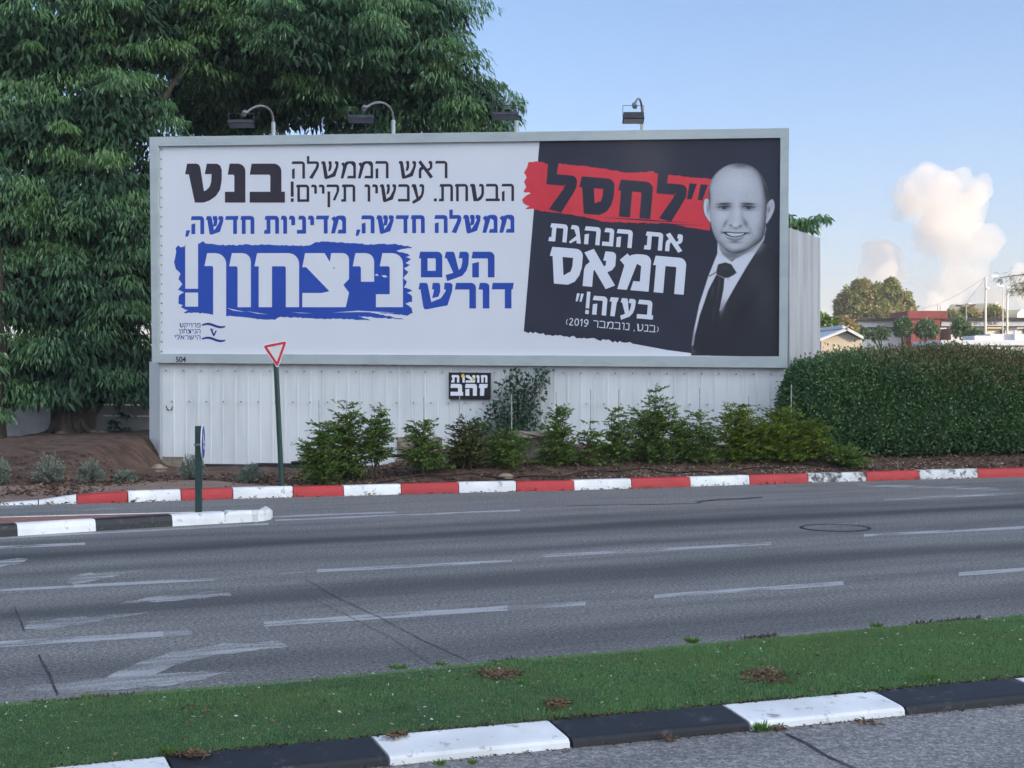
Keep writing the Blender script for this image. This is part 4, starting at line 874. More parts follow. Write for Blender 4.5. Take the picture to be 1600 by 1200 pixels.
mb = MB(); c = P(431, 549, gp.y); mb.box((c.x - .06, c.y - .05, c.z - .02), (c.x + .06, c.y + .05, c.z + .02)); mb.build('clamp', M['metal'], yw)
kp = G(310.5, 799.5, .15); ks = empty('keep_side_sign', kp, 'short square green post with a round blue arrow sign seen edge on', 'road sign')
ht = P(310, 665.5, kp.y).z; mb = MB(); w = .041; mb.box((kp.x - w, kp.y - w, .10), (kp.x + w, kp.y + w, ht)); mb.build('post', M['green_pole'], ks, bevel=.006)
mb = MB(); mb.box((kp.x - w - .012, kp.y - w - .012, ht - .26), (kp.x + w + .03, kp.y + w + .012, ht - .235)); mb.build('clamp', M['metal'], ks)
dc = Vector((kp.x + w + .012, kp.y - .01, P(316, 691, kp.y).z)); dn = Vector((.9955, .095, 0)).normalized(); ds_ = Vector((-dn.y, dn.x, 0)); r = .232
def disc(rr, off, n=40): return [dc + dn * off + ds_ * rr * math.cos(2 * math.pi * k / n) + Vector((0, 0, rr * math.sin(2 * math.pi * k / n))) for k in range(n)]
mb = MB(); mb.hexa(disc(r, 0), disc(r, .012)); mb.build('rim', M['signwhite'], ks)
mb = MB(); mb.poly(disc(r * .93, .0145)); mb.build('blue_disc', M['sign_blue'], ks)
mb = MB(); ar = [(-.03, .15), (.03, .15), (.03, -.02), (.09, -.02), (0, -.15), (-.09, -.02), (-.03, -.02)]; rot = .7
mb.poly([dc + dn * .018 + ds_ * (x * math.cos(rot) - z * math.sin(rot)) + Vector((0, 0, x * math.sin(rot) + z * math.cos(rot))) for x, z in ar]); mb.build('arrow', M['signwhite'], ks)
# ---------------------------------------------------------------- vegetation
def clump_leaves(C, r, n, Lr, Wr, outc=None, hang=.9, flat=.7):
    """domes of drooping leaves: centres C (k,3), radius r (k,), n leaves each"""
    k = len(C); idx = np.repeat(np.arange(k), n); m = len(idx)
    d = sphere_dirs(m); d[:, 2] = np.abs(d[:, 2]) * 1.0 - .25
    rad = rng.uniform(.35, 1, (m, 1)) ** .6
    p = C[idx] + d * rad * r[idx][:, None] * [1, 1, flat]
    out = d * [1, 1, 0.25]
    D = nrm(out * rng.uniform(.3, 1.0, (m, 1)) + [[0, 0, -1.]] * rng.uniform(.45, 1.0, (m, 1)) * hang + rng.normal(0, .26, (m, 3)))
    return long_leaves(p, D, rng.uniform(*Lr, m), rng.uniform(*Wr, m), .25)
def lobes_to_clumps(lobes, per_m2, front=True, gap=False):
    """clump centres spread over the shells of ellipsoid lobes (cx,cy,cz,rx,ry,rz)"""
    out = []
    for cx, cy, cz, rx, ry, rz in lobes:
        area = 4 * math.pi * ((rx * ry) ** 1.6 / 3 + (rx * rz) ** 1.6 / 3 + (ry * rz) ** 1.6 / 3) ** (1 / 1.6)
        n = max(6, int(area * per_m2)); d = sphere_dirs(n)
        s = rng.uniform(.78, 1.06, (n, 1)) + .12 * np.sin(d[:, :1] * 7 + cx) * np.cos(d[:, 2:] * 6 + cy)
        p = np.array([[cx, cy, cz]]) + d * s * [[rx, ry, rz]]
        ok = (d[:, 1] < .35) if front else np.ones(n, bool)
        if gap: ok &= rng.random(n) < (.12 + .88 * smooth(-.55, .25, .5 * d[:, 2] + .38 * np.sin(p[:, 0] * 2.3 + p[:, 2] * 1.7 + cz) + .30 * np.sin(p[:, 2] * 3.9 - p[:, 0] * 1.3 + cx) + .1))
        p = p[ok]
        out.append(p)
    P_ = np.concatenate(out); keep = np.ones(len(P_), bool)
    for cx, cy, cz, rx, ry, rz in lobes:
        q = (P_ - [cx, cy, cz]) / [rx, ry, rz]; keep &= (q ** 2).sum(1) > .45
    return P_[keep]
def pxlobe(u, v, y, ru, rv=None, ryf=1.0):
    c = P(u, v, y); k = y / F; rv = rv or ru; return (c.x, c.y, c.z, ru * k, ru * k * ryf, rv * k)
# --- the big tree on the left
lob = [pxlobe(*a) for a in (
 (60, 70, 37, 120, 100), (210, 40, 38, 130, 100), (350, 60, 39, 110, 110), (500, 60, 38.5, 120, 90), (620, 70, 39.5, 95, 100), (690, 150, 40, 80, 75), (660, 20, 40, 70, 70), (744, 174, 40.5, 60, 48), (600, 175, 40.5, 90, 60),
 (470, 150, 40.5, 110, 60), (330, 170, 41, 100, 60), (70, 220, 36.5, 110, 90), (180, 190, 36.8, 90, 80), (40, 340, 36, 95, 90), (140, 320, 36, 90, 90), (200, 400, 36.2, 62, 90), (60, 460, 35.6, 95, 80), (160, 480, 35.6, 75, 75),
 (30, 570, 35.2, 70, 52), (120, 560, 35.2, 75, 50), (195, 560, 35.8, 48, 60), (15, 608, 34.8, 40, 32), (150, 600, 35.4, 50, 36), (95, 618, 34.7, 46, 24), (205, 615, 35.4, 34, 30), (-80, 150, 37, 110, 140), (-90, 420, 36, 100, 150), (-60, 590, 35.2, 70, 50),
 (232, 300, 37.6, 30, 75), (228, 440, 37.4, 26, 70), (395, 175, 41, 60, 50), (120, -90, 38, 160, 110), (350, -90, 39, 160, 110), (560, -80, 39.5, 140, 90), (-90, -60, 38, 130, 120))]
trunk_base = P(112, 684, 35.2); trunk_base.z = float(soil_z(trunk_base.x, trunk_base.y)) + .0
tr = empty('broadleaf_tree', trunk_base, 'giant dark green tree with drooping leaves towering behind the billboard', 'tree')
cl = lobes_to_clumps(lob, 1.9, gap=True)
cl = cl[(cl[:, 2] > 1.05)]
# keep the patch behind the sign itself thin: nothing shows there
g1 = clump_leaves(cl, rng.uniform(.26, .85, len(cl)) , 185, (.10, .19), (.026, .040), hang=1.0)
big = np.array([[l[0], l[1], l[2]] for l in lob])
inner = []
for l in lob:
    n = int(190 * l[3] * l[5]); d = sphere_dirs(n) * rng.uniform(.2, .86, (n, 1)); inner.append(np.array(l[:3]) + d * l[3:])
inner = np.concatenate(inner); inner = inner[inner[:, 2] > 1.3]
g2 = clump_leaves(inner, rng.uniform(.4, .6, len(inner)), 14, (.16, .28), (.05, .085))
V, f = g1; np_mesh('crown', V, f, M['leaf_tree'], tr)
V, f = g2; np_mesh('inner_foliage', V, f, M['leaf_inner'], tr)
def limb_pts(a, b, sag, n=9, wob=.12):
    a = Vector(a); b = Vector(b); out = []
    for i in range(n):
        t = i / (n - 1); p = a.lerp(b, t) + Vector((0, 0, sag * math.sin(math.pi * t))); 
        if 0 < i < n - 1: p += Vector(rng.normal(0, wob, 3))
        out.append(p)
    return out
mb = MB(); tb = trunk_base
for dx, dy, r, tx, ty, tz in ((0, 0, .27, -.5, 1.4, 6.5), (.20, -.06, .18, .8, 1.0, 5.2), (-.20, -.03, .17, -1.2, .3, 4.6), (.36, .1, .12, 1.4, 1.2, 4.0)):
    b = tb + Vector((dx, dy, -.2)); pts = limb_pts(b, tb + Vector((tx, ty, tz)), 0, 10, .06); n = len(pts)
    mb.tube(pts, [r * (1.5 if i == 0 else 1.18 if i == 1 else 1.0 - .055 * i) for i in range(n)], 14, jit=.10)
for k in range(9):
    a = k / 9 * 6.28 + .3; q = tb + Vector((math.cos(a) * rng.uniform(.5, .85), math.sin(a) * .5 - .1, -.05)); q.z = float(soil_z(q.x, q.y)) - .03
    mb.tube(limb_pts(tb + Vector((math.cos(a) * .2, math.sin(a) * .15, .38)), q, -.1, 6, .03), [.12, .10, .08, .06, .04, .015], 8)
for tx, ty, tz in ((-3.2, 1, 8), (2.2, 2.5, 9), (.2, 2, 10.5), (-2.4, -.2, 5.8)):
    mb.tube(limb_pts(tb + Vector((rng.uniform(-.6, .8), 1.2, 4.0)), tb + Vector((tx, ty, tz)), .5, 9, .12), list(np.linspace(.2, .05, 9)), 8)
mb.build('trunk', M['bark'], tr)
# second trunk at the left edge of the photograph
q = P(-8, 690, 34); q.z = float(soil_z(q.x, q.y)); t2 = empty('broadleaf_tree', q, 'dark trunk with low foliage cut off by the left edge, beside the plank fence', 'tree')
mb = MB(); mb.tube(limb_pts(q + Vector((0, 0, -.2)), q + Vector((-.2, .5, 4.5)), 0, 9, .05), list(np.linspace(.32, .16, 9)), 12, jit=.1); mb.build('trunk', M['bark'], t2)
c2 = lobes_to_clumps([pxlobe(-20, 640, 33.6, 26, 14), pxlobe(-50, 570, 33.8, 60, 50)], 2.2); V, f = clump_leaves(c2, rng.uniform(.3, .5, len(c2)), 70, (.16, .26), (.04, .06)); np_mesh('crown', V, f, M['leaf_tree'], t2)
# tree top behind the right wing of the billboard
lob3 = [pxlobe(1246, 338, 41, 20, 15), pxlobe(1266, 346, 41, 16, 15), pxlobe(1225, 350, 41.5, 26, 26), pxlobe(1205, 400, 42, 40, 40)]
q = Vector((P(1205, 500, 42).x, 42, 0)); t3 = empty('broadleaf_tree', q, 'small dark leafy tree top peeping over the grey wall right of the billboard', 'tree')
c3 = lobes_to_clumps(lob3, 2.6); V, f = clump_leaves(c3, rng.uniform(.25, .38, len(c3)), 42, (.14, .24), (.045, .065)); np_mesh('crown', V, f, M['leaf_tree'], t3)
mb = MB(); mb.tube(limb_pts(q, P(1222, 370, 42), 0, 8, .08), list(np.linspace(.2, .07, 8)), 10); mb.build('trunk', M['bark'], t3)
# --- plank fence
fa = P(-60, 690, 38.0); fb = P(252, 690, 36.5); fn = empty('plank_fence', ((fa.x + fb.x) / 2, (fa.y + fb.y) / 2, .2), 'weathered pale horizontal plank fence in the shade behind the trunk', 'fence')
e = (fb - fa); e.z = 0; L = e.length; e.normalize(); nn = Vector((e.y, -e.x, 0)); mb = MB()
for k in range(8):
    z0 = .12 + k * .268; tilt = rng.normal(0, .008); dpt = rng.uniform(0, .02); th = .255 - (.05 if k == 4 else 0)
    a = fa + nn * dpt; b = fb + nn * dpt
    mb.hexa([(a.x, a.y, z0 + tilt), (b.x, b.y, z0), (b.x - nn.x * .05, b.y - nn.y * .05, z0), (a.x - nn.x * .05, a.y - nn.y * .05, z0 + tilt)], [(a.x, a.y, z0 + th), (b.x, b.y, z0 + th + tilt), (b.x - nn.x * .05, b.y - nn.y * .05, z0 + th + tilt), (a.x - nn.x * .05, a.y - nn.y * .05, z0 + th)])
mb.build('planks', M['fence'], fn)
mb = MB()
for k in range(6): p = fa + e * (L * (k + .2) / 6) - nn * .10; mb.box((p.x - .05, p.y - .04, -.1), (p.x + .05, p.y + .04, 2.3))
mb.build('posts', M['fence'], fn)
# creeper on the fence and by the trunk
for (u, v, ru, rv, lab) in ((190, 662, 15, 22, 'dark creeper clump on the plank fence right of the trunk'), (30, 688, 14, 6, 'low weed clump at the foot of the plank fence')):
    l = pxlobe(u, v, 35.9, ru, rv, .5); c = lobes_to_clumps([l], 7, False); V, f = clump_leaves(c, np.full(len(c), .12), 26, (.06, .12), (.04, .07)); o = np_mesh('creeper', V, f, M['leaf_ivy']); tag(o, lab, 'plant')
# --- clipped hedge on the right
HX0, HX1 = 5.68, 26.0
def hedge_front(x): return np.interp(x, KX, KY) + .95 + .5 * smooth(8, 5.5, x)
def hedge_pt(x, s):
    """s 0..1 from front foot over the rounded shoulder to the back"""
    pass
n = 190000; hx = rng.uniform(HX0, 14.2, n); hs_ = rng.uniform(0, 1, n) ** 1.0
def hedge_surface(x, s):
    Hh = np.interp(x, [5.2, 5.7, 6.6, 8.5, 10.5, 14, 26], [1.6, 2.05, 2.42, 2.36, 2.24, 2.12, 2.1]) + .09 * bumps(x * 1.3, 0 * x)
    depth = 4.2; yf = hedge_front(x); zb = soil_z(x, yf) - .02
    # superellipse section
    th = s * math.pi * .93; c = -np.cos(th); sn = np.sin(th)
    e_ = .62; yy = np.sign(c) * np.abs(c) ** e_; zz = np.abs(sn) ** .52
    y = yf + depth / 2 + yy * depth / 2; z = zb + (Hh - zb) * zz
    bulge = .13 * bumps(x * 2.0 + 3, z * 2.6 + y * .9); y = y - bulge * (s < .5); z = z + .4 * bulge * (s >= .2)
    return np.stack([x, y, z], -1)
hs_ = np.where(rng.random(n) < .62, rng.uniform(.0, .30, n), rng.uniform(.22, .62, n))
endn = 16000; 
p = hedge_surface(hx, hs_); dl = nrm(rng.normal(0, 1, (n, 3)) + np.stack([0 * hx, -.8 * (hs_ < .35), .4 + 0 * hx], -1))
p += rng.normal(0, .055, (n, 3)) + dl * 0
ctr = np.stack([hx, hedge_front(hx) + 2.1, np.full(n, 1.0)], -1)
sh = rng.random(n) ** 2 * .28; p += nrm(ctr - p) * sh[:, None]
# left rounded end
ex_ = rng.uniform(0, 1, endn) ; et = rng.uniform(0, 1, endn); a = rng.uniform(-.2, 1.8, endn)
zz = .3 + 1.85 * et; rr = .75 * np.sqrt(np.clip(1 - (et * .98) ** 3, 0, 1)) + .1
cx0 = 6.02; pe = np.stack([cx0 - rr * np.cos(a) * 1.0 + .10 * bumps(zz * 3, a * 2), hedge_front(np.full(endn, cx0)) + 1.0 - rr * np.sin(a) * 1.25, zz], -1) + rng.normal(0, .06, (endn, 3))
p = np.concatenate([p, pe]); dl = np.concatenate([dl, nrm(rng.normal(0, 1, (endn, 3)) + [-.5, -.6, .3])]); m = len(p)
hd_ = empty('hedge', (9.5, float(hedge_front(np.array([9.5]))[0]) + 2, .4), 'broad dense dark green clipped hedge right of the billboard', 'hedge')
V, f = small_leaves(p, dl, rng.uniform(.045, .085, m), rng.uniform(.026, .045, m)); np_mesh('foliage', V, f, M['leaf_hedge'], hd_)
nb_ = 46000; x = rng.uniform(5.8, 14.2, nb_); s = rng.uniform(.14, .62, nb_); s = s[:]; w_ = rng.random(nb_) < (.10 + .90 * smooth(6.6, 9.5, x)) * (.35 + .65 * smooth(.14, .30, s)); x, s = x[w_], s[w_]; p = hedge_surface(x, s) + rng.normal(0, .05, (len(x), 3)) + np.stack([0 * x, 0 * x, .02 + .16 * rng.random(len(x)) ** 4], -1)
dl = nrm(rng.normal(0, .7, (len(x), 3)) + [0, -.2, .9]); V, f = small_leaves(p, dl, rng.uniform(.05, .09, len(x)), rng.uniform(.025, .04, len(x))); np_mesh('young_shoots', V, f, M['leaf_hedge2'], hd_)
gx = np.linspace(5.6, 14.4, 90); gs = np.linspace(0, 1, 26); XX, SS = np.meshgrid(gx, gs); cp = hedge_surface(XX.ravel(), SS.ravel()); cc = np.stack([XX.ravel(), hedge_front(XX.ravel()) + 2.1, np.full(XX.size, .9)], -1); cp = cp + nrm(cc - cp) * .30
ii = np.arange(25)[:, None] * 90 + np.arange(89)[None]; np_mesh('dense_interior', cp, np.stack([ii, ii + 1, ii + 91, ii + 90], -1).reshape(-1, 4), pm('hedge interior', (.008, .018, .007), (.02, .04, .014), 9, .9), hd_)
# --- young shrubs on the soil bank
def shrub(u, d, vtop, wpx, mat, label, nstem=7, dens=1.0, leaf=(.045, .085), group='young shrubs planted on the soil bank', name='young_shrub', y=None, spread=1.0, low=.05, cat='shrub'):
    yk = y if y else None
    x = (u - 800) / F * 27.0
    for _ in range(4):
        yy = y if y else Yk(x) + d
        x = (u - 800) / F * yy
    z = float(soil_z(x, yy)); base = Vector((x, yy, z)); Ht = P(u, vtop, yy).z - z; R_ = wpx / F * yy / 2 * 1.15
    t = empty(name, base, label, cat, group)
    mb = MB(); pts_l = []; dirs_l = []
    for s in range(nstem):
        a = rng.uniform(0, 6.28); hh = Ht * (1.0 if s == 0 else rng.uniform(.5, .95)); rr = R_ * (rng.uniform(.15, .85) if s else .08)
        tip = base + Vector((math.cos(a) * rr, math.sin(a) * rr * .8, hh)); b0 = base + Vector((rng.normal(0, .05), rng.normal(0, .05), -.03))
        st = limb_pts(b0, tip, 0, 8, .02); mb.tube(st, list(np.linspace(.013, .004, 8)), 5)
        nsh = int(38 * dens * hh / .9)
        for k in range(nsh):
            tt = rng.uniform(low, 1) ** .9; i = min(int(tt * 7), 6); p0 = st[i].lerp(st[i + 1], tt * 7 - i)
            b_ = rng.uniform(0, 6.28); ln = rng.uniform(.12, .36) * (1.35 - .85 * tt) * spread * (R_ / .35) ** .6 + .06
            dv = Vector((math.cos(b_), math.sin(b_), rng.uniform(-.05, .7))).normalized(); p1 = p0 + dv * ln + Vector((0, 0, -.10 * ln))
            if k % 3 == 0: mb.tube([p0, (p0 + p1) / 2 + Vector((0, 0, .02)), p1], [.005, .004, .002], 4)
            nl = int(4 + ln / .022)
            for q in range(nl):
                f_ = (q + 1) / nl; pts_l.append(p0.lerp(p1, f_)); sd = 1 if q % 2 else -1
                dirs_l.append(dv * .7 + Vector((-dv.y, dv.x, .25)) * sd * rng.uniform(.5, 1.1) + Vector(rng.normal(0, .3, 3)))
    mb.build('stems', M['twig'], t)
    pl = np.array([p[:] for p in pts_l]); dl = np.array([p[:] for p in dirs_l]); m = len(pl)
    V, f = small_leaves(pl, dl, rng.uniform(*leaf, m), rng.uniform(leaf[0] * .48, leaf[1] * .52, m)); np_mesh('leaves', V, f, mat, t)
    return t
Sh, Li, Br = M['leaf_shrub'], M['leaf_lime'], M['leaf_brown']
shrub(503, 1.0, 658, 66, Sh, 'compact shrub at the left end of the shrub row, right of the leaning sign post', 8, 1.2)
shrub(545, 1.2, 627, 64, Sh, 'tall open shrub between two others, left part of the row against the bare wall', 7, 1.0)
shrub(590, 1.1, 639, 46, Sh, 'slender shrub with a bare lower stem, rightmost of the first three', 6, .85, low=.3)
shrub(664, .9, 656, 68, Sh, 'rounded shrub with a spiky top in front of the dark plinth block', 7, 1.0)
shrub(727, .9, 656, 84, Br, 'brownish yellow tinged shrub below the small black board', 8, 1.0)
shrub(786, .9, 676, 70, Sh, 'low bushy shrub in front of the climbing plant', 9, 1.15)
shrub(872, 1.1, 637, 50, Sh, 'upright bright shrub right of the pale stump', 7, 1.05)
shrub(922, 1.0, 656, 40, Sh, 'narrow pointed shrub, thinnest of the row', 4, .9)
shrub(962, 1.2, 641, 70, Sh, 'feathery shrub just right of the thin pointed one', 6, .95)
shrub(1022, 1.2, 611, 80, Sh, 'tallest shrub of the row with a forked top', 8, 1.1)
shrub(1090, 1.1, 646, 84, Sh, 'medium shrub right of the tallest one', 10, 1.1)
shrub(1156, 1.1, 633, 98, Li, 'wide shrub next to the yellow green bush', 9, 1.1)
shrub(1218, 1.0, 636, 112, Li, 'bright yellow green bush at the left end of the hedge', 12, 1.3)
shrub(1268, .9, 655, 80, Li, 'yellow green low bush leaning against the hedge foot', 9, 1.2)
shrub(1322, .55, 701, 58, Sh, 'small low leafy plant at the foot of the hedge', 9, 1.3, leaf=(.06, .1))
# stakes
for k, (u, v0, v1, lab) in enumerate(((499, 624, 735, 'thin stake in the leftmost shrub'), (663, 620, 738, 'thin stake in the shrub before the plinth'), (716, 618, 738, 'thin leaning stake just below the small black board'), (800, 616, 735, 'pale stake standing before the climbing plant'), (868, 612, 735, 'thin stake behind the bright shrub by the stump'),
        (923, 608, 735, 'thin stake above the narrow pointed shrub'), (967, 608, 735, 'thin leaning stake above the feathery shrub'), (1022, 607, 735, 'stake inside the tallest shrub'), (1094, 606, 735, 'thin stake above the medium shrub'), (1168, 619, 735, 'short stake above the wide shrub'), (1236, 601, 735, 'pale stake against the hedge end'))):
    yy = Yk((u - 800) / F * 27) + 1.35; a = P(u, v1, yy); a.z = float(soil_z(a.x, yy)) - .1; b = P(u + rng.normal(0, 1.2), v0, yy); mb = MB(); mb.tube([a, b], .011 if 'pale' in lab else .008, 6); o = mb.build('plant_stake', M['stake']); tag(o, lab, 'stake', 'thin stakes supporting the shrubs')
# climbing plant on the cladding
iv = empty('climbing_plant', B(805, 700, .05), 'dark climbing plant spreading up the sheet metal wall beside the small black board', 'plant'); mb = MB(); pts_l = []
for a in ([(800, 720), (805, 660), (800, 610), (795, 578)], [(800, 720), (815, 650), (822, 600), (812, 576)], [(800, 720), (789, 650), (782, 618), (786, 598)], [(805, 700), (835, 625), (848, 600), (856, 590)], [(800, 720), (778, 668), (772, 642), (777, 624)], [(800, 720), (828, 668), (830, 630), (822, 605)], [(810, 640), (828, 606), (850, 583), (852, 578)], [(795, 720), (812, 640), (800, 600), (798, 588)], [(790, 720), (750, 675), (745, 655)]):
    st = []
    for (p, q) in zip(a[:-1], a[1:]):
        for t in np.linspace(0, 1, 10)[:-1]: st.append(B(p[0] + (q[0] - p[0]) * t + rng.normal(0, .8), p[1] + (q[1] - p[1]) * t, .06))
    mb.tube(st, list(np.linspace(.014, .004, len(st))), 5)
    for i, p in enumerate(st):
        dn_ = int(7 - 4 * i / len(st) + (7 if p.z < 1.2 else 0)); sp = .12 - .06 * i / len(st) + (.12 if p.z < 1.2 else 0)
        for _ in range(dn_): pts_l.append(p + BEX * rng.normal(0, sp) + Vector((0, 0, rng.normal(0, .08))) + BN * rng.uniform(.0, .14))
mb.build('stems', M['twig'], iv); pl = np.array([p[:] for p in pts_l]); m = len(pl); dl = nrm(rng.normal(0, .6, (m, 3)) + np.array(BN[:]) * .5 + [0, 0, -.45])
V, f = small_leaves(pl, dl, rng.uniform(.07, .13, m), rng.uniform(.05, .085, m), .12); np_mesh('leaves', V, f, M['leaf_ivy'], iv)
# silver grey shrubs at the left
def grey(u, d, vtop, wpx, label):
    x = (u - 800) / F * 25
    for _ in range(4): yy = Yk(x) + d; x = (u - 800) / F * yy
    z = float(soil_z(x, yy)); base = Vector((x, yy, z)); Ht = P(u, vtop, yy).z - z; R_ = wpx / F * yy / 2
    t = empty('silver_shrub', base, label, 'shrub', 'silver grey shrubs along the pavement'); mb = MB(); pl = []; dl = []
    for s in range(70):
        dv = sphere_dirs(1)[0]; dv[2] = abs(dv[2]) * .9 + .15; tip = base + Vector((dv[0] * R_, dv[1] * R_, dv[2] * Ht * rng.uniform(.8, 1.05))); st = [base + Vector((0, 0, -.02)), base.lerp(tip, .5) + Vector((0, 0, .03)), tip]
        mb.tube(st, [.006, .004, .002], 4)
        for k in range(34):
            tt = rng.uniform(.3, 1.02); p = st[1].lerp(tip, (tt - .5) * 2) if tt > .5 else st[0].lerp(st[1], tt * 2); pl.append((p + Vector(rng.normal(0, .012, 3)))[:]); dl.append(np.array((tip - base).normalized()[:]) * .9 + rng.normal(0, .55, 3))
    mb.build('stems', M['twig'], t); pl = np.array(pl); dl = np.array(dl); m = len(pl); V, f = small_leaves(pl, dl, rng.uniform(.028, .055, m), rng.uniform(.012, .020, m)); np_mesh('leaves', V, f, M['leaf_grey'], t)
grey(2, 2.6, 718, 26, 'silver grey shrub cut by the left edge of the picture'); grey(77, 2.55, 709, 50, 'largest rounded silver grey shrub on the bare bank')
grey(141, 2.5, 719, 42, 'upright silver grey shrub right of the largest one'); grey(195, 2.4, 735, 34, 'small low silver grey shrub left of the wall corner')
grey(300, 2.5, 708, 42, 'silver grey shrub behind the short green post'); grey(392, 2.4, 725, 38, 'low silver grey shrub left of the leaning sign post')
# stump with a stone on it, irrigation pipe, stones
sx = P(838, 700, Yk(0.4) + 1.7); sz = float(soil_z(sx.x, sx.y)); stp = empty('tree_stump', (sx.x, sx.y, sz), 'pale rotten tree stump with a flat top between two shrubs', 'stump')
mb = MB(); ztop = P(830, 682, sx.y).z
mb.tube([Vector((sx.x, sx.y, sz - .2)), Vector((sx.x + .01, sx.y, sz + .12)), Vector((sx.x, sx.y, (sz + ztop) / 2)), Vector((sx.x - .03, sx.y, ztop))], [.20, .15, .12, .17], 14, jit=.18); mb.build('trunk', M['stone'], stp)
bm = bmesh.new(); bmesh.ops.create_icosphere(bm, subdivisions=4, radius=1)
for v in bm.verts:
    c = v.co; k = 1 + .14 * math.sin(5 * c.x + 1) * math.cos(4 * c.y) + .10 * math.sin(9 * c.z + 7 * c.x); v.co = Vector((c.x * .40 * k, c.y * .26 * k, max(-.045, min(.055, c.z * .12)) * k)) + Vector((sx.x - .07, sx.y - .03, ztop + .03))
me = bpy.data.meshes.new('top'); bm.to_mesh(me); bm.free(); link('flat_top', me, M['stone'], stp)
mb = MB(); c = []
for u in range(600, 1420, 10):
    x = (u - 800) / F * 26.5; y = Yk(x) + .50 + .10 * math.sin(u * .021) + .05 * math.sin(u * .07); c.append(Vector((x, y, float(soil_z(x, y)) + .02)))
mb.tube(c, .012, 6); o = mb.build('irrigation_pipe', M['pipe']); tag(o, 'thin black irrigation pipe lying along the soil behind the kerb', 'pipe')
mb = MB(); c = []
for (u, v, yy) in ((950, 686, 30.4), (975, 694, 29.8), (1000, 702, 29.3), (1040, 708, 28.9), (1090, 712, 28.8), (1160, 716, 28.9)): p = P(u, v, yy); c.append(p)
mb.tube(c, .035, 8); o = mb.build('old_hose', M['pipe']); tag(o, 'thicker black hose slanting down behind the right hand shrubs', 'hose')
mb = MB(); c = [P(u, v, 30.9) for u, v in ((455, 723), (500, 722), (560, 716), (620, 712), (655, 708))]; mb.tube(c, .03, 8); o = mb.build('old_hose', M['pipe']); tag(o, 'thicker black hose along the wall foot behind the left hand shrubs', 'hose')
def rocks(name, N_, xr, dr, size, mat, label, kind='stuff', cat='stones', zf=None, flat=.6):
    x = rng.uniform(*xr, N_); d = rng.uniform(0, 1, N_) ** 1.3 * (dr[1] - dr[0]) + dr[0]; y = np.interp(x, KX, KY) + d; z = soil_z(x, y)
    base = np.array([[1, 0, 0], [-1, 0, 0], [0, 1, 0], [0, -1, 0], [0, 0, 1], [0, 0, -1]], float); fs = np.array([[0, 2, 4], [2, 1, 4], [1, 3, 4], [3, 0, 4], [2, 0, 5], [1, 2, 5], [3, 1, 5], [0, 3, 5]])
    V = base[None] * (rng.uniform(.6, 1.3, (N_, 6, 1))) * (rng.uniform(size[0], size[1], (N_, 1, 1))) * [1, 1, flat]; a = rng.uniform(0, 6.28, N_); c, s = np.cos(a)[:, None], np.sin(a)[:, None]
    V = np.stack([V[..., 0] * c - V[..., 1] * s, V[..., 0] * s + V[..., 1] * c, V[..., 2]], -1) + np.stack([x, y, z], -1)[:, None]
    o = np_mesh(name, V.reshape(-1, 3), (fs[None] + (np.arange(N_) * 6)[:, None, None]).reshape(-1, 3), mat); tag(o, label, cat, kind=kind)
rocks('pebbles', 620, (1.2, 9.5), (.2, .7), (.010, .028), M['pebble'], 'pale pebbles scattered on the soil behind the kerb')
rocks('clods', 5200, (-12, 11), (.3, 6.5), (.012, .060), M['soil'], 'small brown clods on the soil bank', cat='clods')
for (u, v, yy, r, lab) in ((95, 688, 34.6, .13, 'flat brown stone at the foot of the big trunk'), (147, 682, 34.8, .10, 'small stone right of the big trunk'), (160, 681, 34.8, .10, 'pale little stone beside the trunk stone'), (790, 745, 26.0, .10, 'small pale stone behind the kerb'), (246, 708, 31.5, .16, 'pale broken slab leaning at the wall corner')):
    p = P(u, v, yy); zz_ = float(soil_z(p.x, p.y)); bm = bmesh.new(); bmesh.ops.create_icosphere(bm, subdivisions=3, radius=1)
    for w_ in bm.verts:
        c = w_.co; k = 1 + .2 * math.sin(4 * c.x + u) * math.cos(3 * c.y + 1) + .1 * math.sin(8 * c.z); w_.co = Vector((c.x * r * k * 1.2, c.y * r * k, c.z * r * .55 * k))
    me = bpy.data.meshes.new('stone'); bm.to_mesh(me); bm.free(); o = link('stone', me, M['stone_dark' if v < 700 else 'stone']); o.location = (p.x, p.y, zz_ + r * .15); tag(o, lab, 'stone')
# --- litter
def flakes(name, P3, L, W, mat, label, tilt=.35, cat='leaves', kind='stuff'):
    n = len(P3); a = rng.uniform(0, 6.28, n); D = np.stack([np.cos(a), np.sin(a), rng.normal(0, tilt, n)], -1); V, f = small_leaves(P3, D, L, W, .18); o = np_mesh(name, V, f, mat); return tag(o, label, cat, kind=kind)
def on_soil(n, xr, dr): x = rng.uniform(*xr, n); d = rng.uniform(0, 1, n) ** 1.2 * (dr[1] - dr[0]) + dr[0]; y = np.interp(x, KX, KY) + d; return np.stack([x, y, soil_z(x, y) + .012], -1)
p3 = np.concatenate([on_soil(5200, (-11, 10), (.25, 6.5)), on_soil(2600, (-3, 10), (.25, 2.5))]); flakes('mulch', p3, rng.uniform(.03, .11, len(p3)), rng.uniform(.012, .04, len(p3)), M['mulch'], 'dark broken leaf mulch and bark over the soil bank', .5)
n = 2600; p3 = np.concatenate([on_soil(1500, (-9.5, -1), (1.9, 3.6)), on_soil(1100, (-4, 10), (.25, 2))]); flakes('fallen_leaves', p3, rng.uniform(.05, .14, len(p3)), rng.uniform(.02, .05, len(p3)), M['litter'], 'dry fallen leaves scattered over the soil bank')
